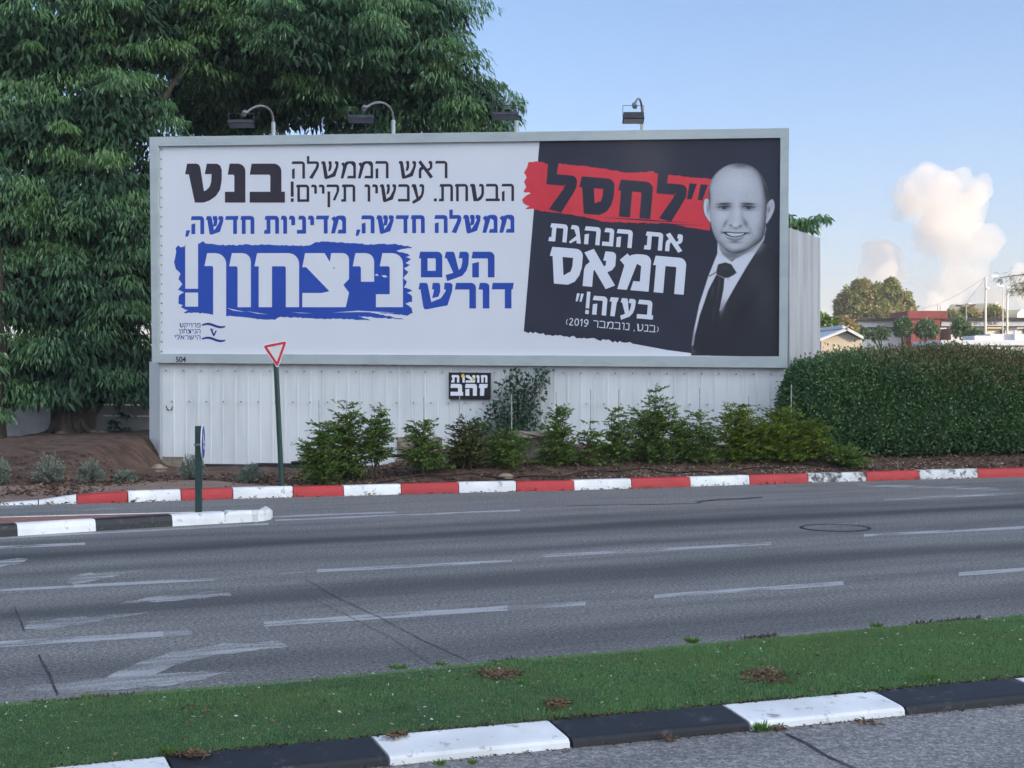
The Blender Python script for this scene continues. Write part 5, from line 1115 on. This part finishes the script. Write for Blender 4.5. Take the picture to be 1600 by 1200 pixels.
x = rng.uniform(-8.5, 9, 420); y = np.interp(x, KX, KY) - rng.uniform(.01, .14, 420) ; p3 = np.stack([x, y, np.full(420, .012)], -1); flakes('fallen_leaves', p3, rng.uniform(.03, .09, 420), rng.uniform(.02, .045, 420), M['litter'], 'dry leaves collected in the gutter below the red and white kerb')
x = rng.uniform(-8, -3.6, 160); p3 = np.stack([x, np.interp(x, KX, KY) + rng.uniform(.2, 2.2, 160), np.full(160, .155)], -1); flakes('fallen_leaves', p3, rng.uniform(.05, .11, 160), rng.uniform(.02, .04, 160), M['litter'], 'dry leaves on the reddish pavement')
def on_turf(n): x = rng.uniform(-3.2, 4.6, n); t = rng.uniform(.02, .98, n); return np.stack([x, turf_lo(x) * (1 - t) + turf_hi(x) * t, turf_z(x, t) + .020], -1)
p3 = on_turf(420); flakes('fallen_leaves', p3, rng.uniform(.015, .055, 420), rng.uniform(.006, .018, 420), M['litter'], 'small dry leaves lying on the turf')
p3 = on_turf(420); flakes('pale_litter', p3, rng.uniform(.008, .034, 420), rng.uniform(.004, .012, 420), M['pale_bits'], 'tiny pale scraps and petals scattered on the turf', .2, 'litter')
n = 2600; x = rng.uniform(-3.0, 4.4, n); x = x[rng.random(n) < .45 + .55 * np.sin(x * 3.1) ** 2]; n = len(x); p3 = np.stack([x, turf_lo(x) + rng.normal(.01, .018, n), np.full(n, .082)], -1); flakes('mulch', p3, rng.uniform(.012, .045, n), rng.uniform(.006, .016, n), M['mulch'], 'dark dirt and leaf crumbs in the seam between turf and sloping kerb', .5)
n = 1500; x = rng.uniform(-3.2, 4.6, n); x = x[rng.random(n) < .25 + .75 * np.sin(x * 2.3 + 1) ** 2]; n = len(x); p3 = np.stack([x, turf_hi(x) + rng.normal(.02, .02, n), np.full(n, .03)], -1); flakes('mulch', p3, rng.uniform(.012, .04, n), rng.uniform(.006, .014, n), M['mulch'], 'dark crumbs along the far turf edge', .6)
n = 700; x = rng.uniform(-1.5, 4.4, n); p3 = np.stack([x, np.interp(x, NX, NY) - np.abs(rng.normal(0, .03, n)) - .005, np.full(n, .010)], -1); flakes('mulch', p3, rng.uniform(.008, .03, n), rng.uniform(.004, .012, n), M['mulch'], 'dirt crumbs in the gutter before the sloping kerb', .3)
p3 = on_turf(70); flakes('dry_twigs', p3, rng.uniform(.04, .10, 70), rng.uniform(.003, .006, 70), M['litter'], 'thin dry twigs lying on the turf', .1, 'twigs')
def pile(u, v, n, ru, rv, mat, label, L=(.02, .06), z=.085, name='leaf_pile'):
    c = G(u, v, z); k = c.y / F; r1 = ru * k; r2 = rv * k * (c.y / CAMH); x = rng.normal(0, r1 * .5, n); y = rng.normal(0, r2 * .5, n)
    h = np.exp(-(x / r1) ** 2 - (y / max(r2, .01)) ** 2) * .010; p3 = np.stack([c.x + x, c.y + y, z + rng.uniform(0, 1, n) * h + .006], -1); V, f = small_leaves(p3, nrm(rng.normal(0, 1, (n, 3)) * [1, 1, .35]), rng.uniform(*L, n), rng.uniform(L[0] * .25, L[1] * .3, n)); o = np_mesh(name, V, f, mat); tag(o, label, 'leaf pile')
pile(780, 1055, 360, 34, 8, M['litter'], 'reddish brown heap of dry needles on the far half of the turf'); pile(1196, 1058, 420, 36, 11, M['litter'], 'broad brown heap of dry needles right of centre on the turf'); pile(872, 1101, 180, 18, 8, M['litter'], 'small heap of dry leaves next to the white kerb block')
pile(815, 1168, 60, 0, 0, M['litter'], 'x', name='x') if False else None
pile(300, 1180, 130, 30, 4, M['litter'], 'dry leaves gathered at the kerb seam near the left white block', z=.09); pile(620, 1150, 90, 14, 3, M['litter'], 'dry leaves at the corner of the middle white kerb block', z=.09); pile(1215, 1138, 60, 14, 5, M['litter'], 'dry brown leaves at the foot of the right white kerb block', z=.01); pile(1355, 1130, 50, 18, 4, M['litter'], 'brown leaf lying in front of the right white kerb block', z=.01); pile(1045, 1157, 40, 14, 3, M['litter'], 'brown leaves in the gutter before the black kerb block', z=.01)
# weeds along the turf edges
def weed(u, v, z, hpx, wpx, mat, label, n=60):
    if z == .06: v += 5; z = .035
    c = G(u, v, z); k = c.y / F; H_ = hpx * k; R_ = wpx * k / 2; a = rng.uniform(0, 6.28, n); p3 = np.stack([c.x + np.cos(a) * R_ * rng.uniform(0, .8, n), c.y + np.sin(a) * R_ * .5 * rng.uniform(0, 1, n), np.full(n, z)], -1)
    D = np.stack([np.cos(a) * .6, np.sin(a) * .6, rng.uniform(.5, 1.4, n)], -1); V, f = small_leaves(p3, D, rng.uniform(.5, 1.1, n) * H_, rng.uniform(.10, .22, n) * H_); o = np_mesh('weed', V, f, mat); tag(o, label, 'weed', 'weeds along the median edges')
for u, v, z, h_, w_, mt, lb in ((262, 1178, .08, 16, 26, 'weed', 'bright green weed tuft left of the black kerb block, bottom left'), (293, 1181, .08, 10, 16, 'weed', 'tiny bright weed beside the larger tuft bottom left'), (686, 1196, .01, 12, 22, 'weed', 'weed in the gutter before the middle white kerb block'), (738, 1194, .01, 10, 20, 'weed', 'second gutter weed before the middle white kerb block'),
        (1190, 1142, .01, 18, 36, 'weed', 'weed growing at the joint left of the right white kerb block'), (1452, 1060, .09, 12, 40, 'weed', 'low green weed at the kerb edge on the right'), (145, 1088, .06, 14, 40, 'weed', 'light green weed on the far turf edge at the left'), (622, 1041, .06, 12, 34, 'weed', 'green weed on the far turf edge left of centre'), (688, 1035, .06, 10, 26, 'weed', 'smaller green weed right of the far edge weed'), (1082, 1001, .06, 14, 24, 'weed', 'pointed green weed on the far turf edge right of centre'),
        (1370, 976, .06, 12, 26, 'weed', 'green weed on the far turf edge at the right'), (815, 1069, .08, 9, 16, 'weed', 'small weed in the middle of the turf')): weed(u, v, z, h_, w_, M[mt], lb)
for u, v, w_, lb in ((130, 1092, 150, 'purple dry weed patch along the far turf edge at the left'), (790, 1031, 50, 'purple dry weed patch on the far turf edge at the centre'), (1190, 993, 50, 'thin purple weed patch on the far turf edge'), (1480, 968, 110, 'broad purple weed patch on the far turf edge at the right')):
    v += 5; c0 = G(u - w_ / 2, v + w_ * .043, .045); c1 = G(u + w_ / 2, v - w_ * .043, .045); n = int(w_ * 4); t = rng.random(n); p3 = np.array(c0[:])[None] * (1 - t[:, None]) + np.array(c1[:])[None] * t[:, None] + rng.normal(0, .025, (n, 3)) * [1, 1, .2]; D = rng.normal(0, .8, (n, 3)) + [0, 0, .7]
    V, f = small_leaves(p3, D, rng.uniform(.015, .045, n), rng.uniform(.008, .016, n)); o = np_mesh('weed', V, f, M['purple']); tag(o, lb, 'weed', 'weeds along the median edges')
# ---------------------------------------------------------------- distance : shops, trees, lamps, cloud
def at(u, v, y): return P(u, v, y)
def blk(mb, u0, u1, v0, v1, y, depth, mi=0, z0=None):
    a = P(u0, v0, y); b = P(u1, v1, y); mb.box((a.x, y, b.z if z0 is None else z0), (b.x, y + depth, a.z), mi)
YS = 150
st = empty('store_building', (P(1450, 550, YS).x, YS, 0), 'long low shop building with a white lettered fascia and black roof edge', 'building')
mb = MB(); blk(mb, 1320, 1441, 513, 560, YS + .6, 18, z0=-.05); blk(mb, 1486, 1720, 513, 560, YS + .6, 18, z0=-.05); mb.build('wall', M['wall_pale'], st)
mb = MB(); blk(mb, 1321, 1445, 501.5, 511, YS, 1.2); blk(mb, 1471, 1720, 500.5, 509.5, YS, 1.2); mb.build('fascia', M['fascia'], st)
mb = MB(); blk(mb, 1319, 1447, 497.5, 501.3, YS - .4, 20); blk(mb, 1469, 1720, 496, 500.3, YS - .4, 20); mb.build('roof_edge', M['roof_black'], st)
mb = MB(); blk(mb, 1321, 1445, 511.2, 513.2, YS - .2, 1); blk(mb, 1471, 1720, 509.7, 511.6, YS - .2, 1); mb.build('fascia_trim', M['roof_black'], st)
for u0, u1 in ((1542, 1564), (1567, 1596), (1600, 1640)):
    mb = MB(); blk(mb, u0, u1, 513, 522, YS + .5, .3); mb.build('window', M['win'] if u0 > 1590 else M['grey_block'], st)
mb = MB(); blk(mb, 1543, 1565, 511.7, 513.2, YS - .3, .5); mb.build('light_strip', M['vault_end'], st)
mb = MB(); blk(mb, 1564, 1570, 516, 521, YS + .2, .3); mb.build('sign_panel', M['win'], st)
def letter_at(ch, u, v, h): 
    w = P(u, v, YS - .06); k = YS / F; font_mesh(ch, h * k, lambda x, y: (w.x + x, w.y, w.z + y), st, M['roof_black'], 'letter', 1.15, .02)
for ch, u in (('A', 1505.5), ('D', 1513.5), ('O', 1521.7), ('L', 1530.5), ('I', 1538.5), ('N', 1544.5), ('A', 1552.3)): letter_at(ch, u, 507.6, 4.6)
mb = MB(); blk(mb, 1560, 1566, 503, 504.2, YS - .05, .04); mb.build('small_mark', M['grey_block'], st)
rb = empty('red_portal', (P(1449, 550, YS - 2).x, YS - 2, 0), 'red block portal, colour darkened for its unlit front, rising above the shop fascia', 'building')
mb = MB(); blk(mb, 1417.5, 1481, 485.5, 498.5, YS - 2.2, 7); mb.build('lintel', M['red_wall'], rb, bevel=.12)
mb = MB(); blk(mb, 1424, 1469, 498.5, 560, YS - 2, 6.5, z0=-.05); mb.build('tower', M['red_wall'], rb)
mb = MB(); q = P(1465, 485, YS); 
for dx in (0, .25): mb.tube([Vector((q.x + dx, q.y, q.z - .3)), Vector((q.x + dx, q.y, q.z + .55))], .03, 5)
mb.build('roof_antenna', M['metal'], rb)
# gabled house at the hedge, white flat cabin
yg = 70; gh = empty('gabled_shed', (P(1315, 530, yg).x, yg, 0), 'small cream gabled shed with a pale roof just above the hedge', 'building')
A = P(1322, 517.5, yg); L_ = P(1283, 533, yg); R_ = P(1347, 531, yg); mb = MB(); mb.hexa([(L_.x, yg, -.05), (R_.x, yg, -.05), (R_.x, yg, R_.z), (A.x, yg, A.z - .05), (L_.x, yg, L_.z)], [(L_.x, yg + 9, -.05), (R_.x, yg + 9, -.05), (R_.x, yg + 9, R_.z), (A.x, yg + 9, A.z - .05), (L_.x, yg + 9, L_.z)]); mb.build('wall', M['wall_cream'], gh)
mb = MB()
for p, q in ((L_, A), (A, R_)):
    e = (q - p).normalized() * .25; a = p - e; b = q + (e * 0); mb.hexa([(a.x, yg - .3, a.z + .02), (b.x, yg - .3, b.z + .02), (b.x, yg + 9.2, b.z + .02), (a.x, yg + 9.2, a.z + .02)], [(a.x, yg - .3, a.z + .16), (b.x, yg - .3, b.z + .16), (b.x, yg + 9.2, b.z + .16), (a.x, yg + 9.2, a.z + .16)])
mb.build('roof', M['roof_pale'], gh)
p = P(1240, 517, yg - 3); mb = MB(); r = P(1322, 517.5, yg); mb.hexa([(p.x, yg - .2, r.z - 1.3), (r.x - .1, yg - .2, r.z - .0), (r.x - .1, yg + 8, r.z), (p.x, yg + 8, r.z - 1.3)], [(p.x, yg - .2, r.z - 1.2), (r.x - .1, yg - .2, r.z + .08), (r.x - .1, yg + 8, r.z + .08), (p.x, yg + 8, r.z - 1.2)]) if False else None
yc = 62; cb = empty('site_cabin', (P(1560, 540, yc).x, yc, 0), 'long white flat roofed cabin behind the hedge at the right edge', 'cabin')
a = P(1468, 531.5, yc); b = P(1800, 531.5, yc); mb = MB(); mb.box((a.x + .15, yc, -.05), (b.x, yc + 4, a.z - .22)); mb.build('wall', M['wall_pale'], cb)
mb = MB(); mb.box((a.x, yc - .15, a.z - .22), (b.x, yc + 4.2, a.z)); mb.build('roof', M['roof_pale'], cb, bevel=.03)
mb = MB(); c = P(1520, 524.5, yc + 1); d = P(1552, 524.5, yc + 1); mb.box((c.x, yc + .8, a.z), (d.x, yc + 2.4, c.z)); c = P(1552, 521.5, yc + 1); d = P(1720, 521.5, yc + 1); mb.box((c.x + .004, yc + 1.4, a.z), (d.x, yc + 3.4, c.z)); mb.build('roof_box', M['wall_pale'], cb, bevel=.03)
mb = MB(); c = P(1586, 516, yc + 1.2); mb.hexa([(c.x, yc + 1.2, a.z), (c.x + .12, yc + 1.2, a.z), (c.x + .12, yc + 1.6, a.z), (c.x, yc + 1.6, a.z)], [(c.x, yc + 1.2, c.z), (c.x + .05, yc + 1.2, c.z), (c.x + .05, yc + 1.4, c.z), (c.x, yc + 1.4, c.z)])
mb.hexa([(c.x + .12, yc + 1.3, a.z), (c.x + .26, yc + 1.3, a.z), (c.x + .26, yc + 1.5, a.z), (c.x + .12, yc + 1.5, a.z)], [(c.x + .02, yc + 1.3, c.z - .05), (c.x + .06, yc + 1.3, c.z - .05), (c.x + .06, yc + 1.4, c.z - .05), (c.x + .02, yc + 1.4, c.z - .05)]); mb.build('roof_bracket', M['signwhite'], cb)
# vaulted halls
def hall(u0, u1, vt, vb, y, length, mat, mat2, label, ang):
    c = P((u0 + u1) / 2, vb, y); w = (u1 - u0) / F * y; h_ = (vb - vt) / F * y; t = empty('vaulted_hall', (c.x, c.y, 0), label, 'building'); ca_, sa_ = math.cos(ang), math.sin(ang)
    def W(x, d, z): return (c.x + x * ca_ - d * sa_, c.y + x * sa_ + d * ca_, z)
    pr = [(-w / 2, -.05)] + [(-w / 2 * math.cos(math.pi * k / 18), c.z + h_ * math.sin(math.pi * k / 18)) for k in range(19)] + [(w / 2, -.05)]
    n = len(pr); mb = MB(); mb.add([W(x, 0, z) for x, z in pr] + [W(x, length, z) for x, z in pr], [[i, i + 1, n + i + 1, n + i] for i in range(n - 1)]); mb.build('vault', mat, t)
    mb = MB(); mb.poly([W(x * .995, -.01, z - .01 * (z > 1)) for x, z in pr]); mb.build('gable_wall', mat2, t); mb = MB(); mb.poly([W(x, length + .01, z) for x, z in pr][::-1]); mb.build('gable_wall', mat2, t)
hall(1546, 1569, 473, 494, 200, 7, M['vault'], M['vault_end'], 'sandy vaulted hall with a sunlit yellow round gable behind the shops', math.radians(38))
hall(1584, 1620, 483, 493, 230, 9, M['vault'], M['grey_block'], 'second vaulted hall cut by the right edge, farther off', math.radians(30))
# far trees
def far_tree(name, lobes, label, cat, mat, leaf, npl, base, group=None, tr=.2, cut=None):
    t = empty(name, base, label, cat, group); ps = []
    for l in lobes:
        n = int(npl); d = sphere_dirs(n); s = rng.uniform(.55, 1.05, (n, 1)) + .16 * np.sin(d[:, :1] * 6 + l[0]) * np.cos(d[:, 2:] * 7) ; k = int(n / 22) + 3
        sub = sphere_dirs(k); who = np.argmax(d @ sub.T, 1); q = (d * sub[who]).sum(1, keepdims=True); s = s * (.80 + .22 * smooth(.75, .98, q))
        ps.append(np.array(l[:3]) + d * s * np.array(l[3:]))
    p = np.concatenate(ps); m = len(p); V, f = small_leaves(p, rng.normal(0, 1, (m, 3)) + [0, 0, -.2], rng.uniform(*leaf, m), rng.uniform(leaf[0] * .5, leaf[1] * .55, m)); np_mesh('crown', V, f, mat, t)
    top = max(l[2] for l in lobes); mb = MB(); mb.tube(limb_pts(Vector(base), Vector((base[0], base[1], top)), 0, 7, .1), list(np.linspace(tr, tr * .4, 7)), 8)
    for l in lobes[:4]: mb.tube(limb_pts(Vector((base[0], base[1], top * .45)), Vector(l[:3]), .2, 5, .1), list(np.linspace(tr * .6, tr * .15, 5)), 6)
    mb.build('trunk', M['bark'], t); return t
yt = 190
far_tree('large_tree', [pxlobe(*a) for a in ((1330, 473, yt, 20, 24), (1347, 462, yt, 20, 20), (1370, 466, yt, 18, 22), (1394, 460, yt, 15, 22), (1408, 474, yt, 18, 20), (1418, 486, yt, 12, 14), (1345, 488, yt, 32, 16), (1380, 488, yt, 36, 16), (1393, 448, yt, 10, 12), (1316, 482, yt, 12, 18), (1346, 447, yt, 14, 10))], 'large sunlit olive green tree behind the shop building', 'tree', M['leaf_far'], (.26, .60), 2600, (P(1370, 560, yt).x, yt, 0), tr=.5)
for u, v, r1, r2, lab in ((1344, 521, 15, 11, 'bushy street tree left of the two in front of the shop wall'), (1374, 521, 15, 11, 'second bushy street tree, touching the first one'), (1410.5, 514, 14, 17, 'round street tree left of the red portal'), (1448, 515, 18, 17, 'round street tree in front of the red portal'), (1503, 514, 15, 17, 'round street tree covering the start of the shop lettering'), (1524, 523, 12, 9, 'low pale street tree right of the one at the lettering')):
    y = 120; b = P(u, 560, y); far_tree('street_tree', [pxlobe(u - r1 * .42, v + rng.uniform(-1, 3), y, r1 * .6, r2 * .75), pxlobe(u + r1 * .42, v + rng.uniform(-2, 3), y, r1 * .6, r2 * .7), pxlobe(u + rng.uniform(-3, 3), v - r2 * .35, y, r1 * .6, r2 * .62)], lab, 'tree', M['leaf_globe'], (.16, .34), 900, (b.x, y, 0), 'round street trees in front of the shops', .12)
for u, v, r, y, lab in ((1290, 512, 22, 105, 'bright green bush over the cream shed roof'), (1318, 508, 14, 112, 'dark bush left of the shop fascia'), (1512, 488, 13, 175, 'dark tree left of the vaulted hall'), (1553, 486, 11, 175, 'dark round tree in front of the yellow gable'), (1487, 494, 10, 170, 'low tree right of the red portal')):
    b = P(u, 560, y); far_tree('background_tree', [pxlobe(u, v, y, r, r * .85), pxlobe(u - r * .7, v + r * .4, y, r * .7), pxlobe(u + r * .7, v + r * .35, y, r * .7)], lab, 'tree', M['leaf_shrub'] if 'bright' in lab else M['leaf_far'], (.25, .5), 800, (b.x, y, 0), None, .2)
# lamp posts and wires
def lamp(u, vt, y, arms, r, label, mat='pole_cream', head=(12, 2.2)):
    b = P(u, vt, y); t = empty('street_lamp', (b.x, y, 0), label, 'street lamp', 'street lamps behind the hedge'); mb = MB(); mb.tube([Vector((b.x, y, -.05)), Vector((b.x, y, b.z * .6)), Vector((b.x, y, b.z))], [r * 1.25, r, r * .7], 10); mb.build('pole', M[mat], t); k = y / F
    for s, dv in arms:
        e = P(u + s, vt + dv, y); mb = MB(); mb.tube([b, b.lerp(e, .5) + Vector((0, 0, .06)), e], r * .4, 6); mb.build('arm', M[mat], t)
        hx = .42 if s > 0 else -.42; mb = MB(); mb.hexa([(e.x, y - .12, e.z - .10), (e.x + hx, y - .10, e.z - .06), (e.x + hx, y + .10, e.z - .06), (e.x, y + .12, e.z - .10)][::(1 if s > 0 else -1)], [(e.x, y - .10, e.z + .02), (e.x + hx, y - .06, e.z + .07), (e.x + hx, y + .06, e.z + .07), (e.x, y + .10, e.z + .02)][::(1 if s > 0 else -1)]); mb.build('lamp_head', M['signwhite'] if mat == 'pole_cream' else M['lamp'], t)
    return b
b1 = lamp(1540, 433, 100, [(9, -2)], .075, 'tall cream street lamp nearest the shop lettering with a white head')
lamp(1574, 448, 100, [(-6, -2)], .07, 'cream street lamp near the right edge, arm to the left')
lamp(1509.5, 477, 130, [(-8, .5), (7, -.5)], .07, 'grey twin armed street lamp before the shop', 'metal'); lamp(1522.5, 475, 180, [(-5, -1)], .08, 'far cream street lamp behind the twin armed one'); lamp(1567, 450, 140, [(6, -1)], .05, 'slim street lamp just left of the right cream one')
mb = MB(); mb.box((b1.x + .04, 99.85, P(1540, 452, 100).z), (b1.x + .22, 100.1, P(1540, 449, 100).z)); o = mb.build('pole_box', M['signwhite']); tag(o, 'small white box clamped to the nearest tall street lamp', 'box')
for (u, v, y, lab) in ((1425, 484, 160, 'long slack wire running from the street lamp to the far left'), (1483, 490, 160, 'steep wire running from the street lamp down to the portal')):
    e = P(u, v, y); pts = [b1.lerp(e, t) - Vector((0, 0, .5 * math.sin(math.pi * t))) for t in np.linspace(0, 1, 14)]; mb = MB(); mb.tube(pts, .011, 4); o = mb.build('overhead_wire', M['metal']); tag(o, lab, 'wire')
# pine whose branch reaches in at the right edge
yp = 26; tx = P(1690, 500, yp).x; pt = empty('pine_tree', (tx, yp, .3), 'pine whose needle branch reaches in at the right edge of the sky', 'tree'); mb = MB(); mb.tube(limb_pts(Vector((tx, yp, .1)), Vector((tx + .2, yp, 6.5)), 0, 8, .05), list(np.linspace(.16, .06, 8)), 10)
tips = []
for (u0, v0, u1, v1) in ((1690, 440, 1588, 444), (1690, 430, 1562, 434), (1690, 470, 1582, 452), (1690, 400, 1620, 420)):
    pts = [P(u0 + (u1 - u0) * t, v0 + (v1 - v0) * t - 5 * math.sin(math.pi * t), yp) for t in np.linspace(0, 1, 8)]; mb.tube(pts, list(np.linspace(.022, .004, 8)), 5); tips.append(pts)
mb.build('trunk', M['bark'], pt); pl = []; dl = []
for j, pts in enumerate(tips):
    for i in range(2, 8):
        n = 90 if i < 7 else 60
        if j == 1: n = 12 if i < 6 else 40
        for _ in range(n): pl.append((pts[i] + Vector(rng.normal(0, .035, 3)))[:]); dl.append(np.array([rng.normal(-.2, .6), rng.normal(0, .6), rng.normal(-.75, .5)]))
pl = np.array(pl); m = len(pl); V, f = small_leaves(pl, np.array(dl), rng.uniform(.06, .16, m), rng.uniform(.007, .012, m)); np_mesh('needles', V, f, M['leaf_far'], pt)
# unseen slab added outside the frame, sized to block the sun from the road
AZ = Vector((math.sin(SUN_AZ), math.cos(SUN_AZ), 0)); TG = Vector((-AZ.y, AZ.x, 0)); TG = TG if TG.y > 0 else -TG; c0 = AZ * 150
ab = empty('sun_blocker', c0, 'unseen long tall slab with windows, added to block the low sun', 'building')
def slab(mb, t0, t1, d0, d1, z0, z1):
    q = [c0 + TG * t0 + AZ * d0, c0 + TG * t1 + AZ * d0, c0 + TG * t1 + AZ * d1, c0 + TG * t0 + AZ * d1]; mb.hexa([(p.x, p.y, z0) for p in q], [(p.x, p.y, z1) for p in q])
mb = MB(); slab(mb, -60, 62, 0, 16, -.05, 47); mb.build('wall', M['grey_block'], ab)
mb = MB(); slab(mb, -60.4, 62.4, -.4, 16.4, 47, 48); mb.build('roof', M['roof_pale'], ab)
mb = MB()
for fl in range(14):
    for k in range(24): slab(mb, -57 + k * 5, -54.6 + k * 5, -.06, .02, 1.4 + fl * 3.2, 2.9 + fl * 3.2)
tag(mb.build('windows', M['win'], ab), kind='stuff')
# cloud : a real bank of vapour far behind the shops, lit by the sun
YC = 3200
cl_px = [(1432, 305, 45.6), (1412, 325, 28.5), (1405, 308, 19.4), (1420, 290, 14.8), (1470, 300, 38.8), (1490, 280, 19.4), (1496, 270, 9.1), (1514, 306, 28.5), (1505, 335, 38.8), (1460, 345, 43.3), (1530, 322, 17.1), (1480, 372, 38.8), (1448, 382, 25.1), (1525, 378, 27.4), (1546, 372, 14.8), (1385, 408, 26.4), (1374, 428, 24.2), (1402, 432, 25.3), (1440, 430, 18.7), (1452, 443, 20.9), (1474, 428, 20.9), (1492, 444, 28.6), (1448, 468, 28.6), (1482, 474, 28.6), (1522, 425, 15.4), (1592, 424, 20.9), (1622, 440, 34.1), (1562, 452, 19.8)]
bm = bmesh.new(); k = YC / F
for i, (u, v, r) in enumerate(cl_px):
    for j in range(3):
        rr = r * k * (.92 if j == 0 else rng.uniform(.4, .6)); off = Vector((0, 0, 0)) if j == 0 else Vector(sphere_dirs(1)[0]) * r * k * .72
        c = P(u, v, YC) + Vector((0, float(rng.uniform(-60, 60)), 0)) + off; bmesh.ops.create_icosphere(bm, subdivisions=3, radius=rr, matrix=Matrix.Translation(c))
me = bpy.data.meshes.new('cloud_raw'); bm.to_mesh(me); bm.free(); ob = bpy.data.objects.new('cloud_raw', me); COL.objects.link(ob)
md = ob.modifiers.new('r', 'REMESH'); md.mode = 'VOXEL'; md.voxel_size = 8.0
for nm, sz, stg in (('a', 110, 80), ('b', 40, 46), ('c', 16, 14)):
    tx_ = bpy.data.textures.new(nm, 'CLOUDS'); tx_.noise_scale = sz; tx_.noise_depth = 3; dm = ob.modifiers.new(nm, 'DISPLACE'); dm.texture = tx_; dm.strength = stg; dm.mid_level = .5; dm.texture_coords = 'GLOBAL'
md2 = ob.modifiers.new('r2', 'REMESH'); md2.mode = 'VOXEL'; md2.voxel_size = 6.0
dg = bpy.context.evaluated_depsgraph_get(); me2 = bpy.data.meshes.new_from_object(ob.evaluated_get(dg)); bpy.data.objects.remove(ob)
mc_ = bpy.data.materials.new('cloud vapour'); mc_.use_nodes = True; nn_ = mc_.node_tree.nodes; nn_.remove(nn_['Principled BSDF']); pv = nn_.new('ShaderNodeVolumePrincipled'); pv.inputs['Color'].default_value = (.88, .835, .80, 1); pv.inputs['Density'].default_value = .014; pv.inputs['Anisotropy'].default_value = .2
mc_.node_tree.links.new(pv.outputs['Volume'], nn_['Material Output'].inputs['Volume'])
me2.name = 'cloud'; o = link('cloud', me2, mc_); tag(o, 'tall billowing warm white cumulus cloud over the far shops', 'cloud', kind='structure')

# ---------------------------------------------------------------- light morning haze
hm = bpy.data.materials.new('haze air'); hm.use_nodes = True; hn = hm.node_tree.nodes; hn.remove(hn['Principled BSDF']); hv = hn.new('ShaderNodeVolumePrincipled')
hv.inputs['Color'].default_value = (.97, .96, .95, 1); hv.inputs['Density'].default_value = .00036; hv.inputs['Anisotropy'].default_value = .1; hm.node_tree.links.new(hv.outputs['Volume'], hn['Material Output'].inputs['Volume'])
mb = MB(); mb.box((-3100, -3100, -1.1), (3100, 6100, 60)); o = mb.build('haze', hm); tag(o, 'thin pale morning haze over the whole street', 'haze', kind='stuff')
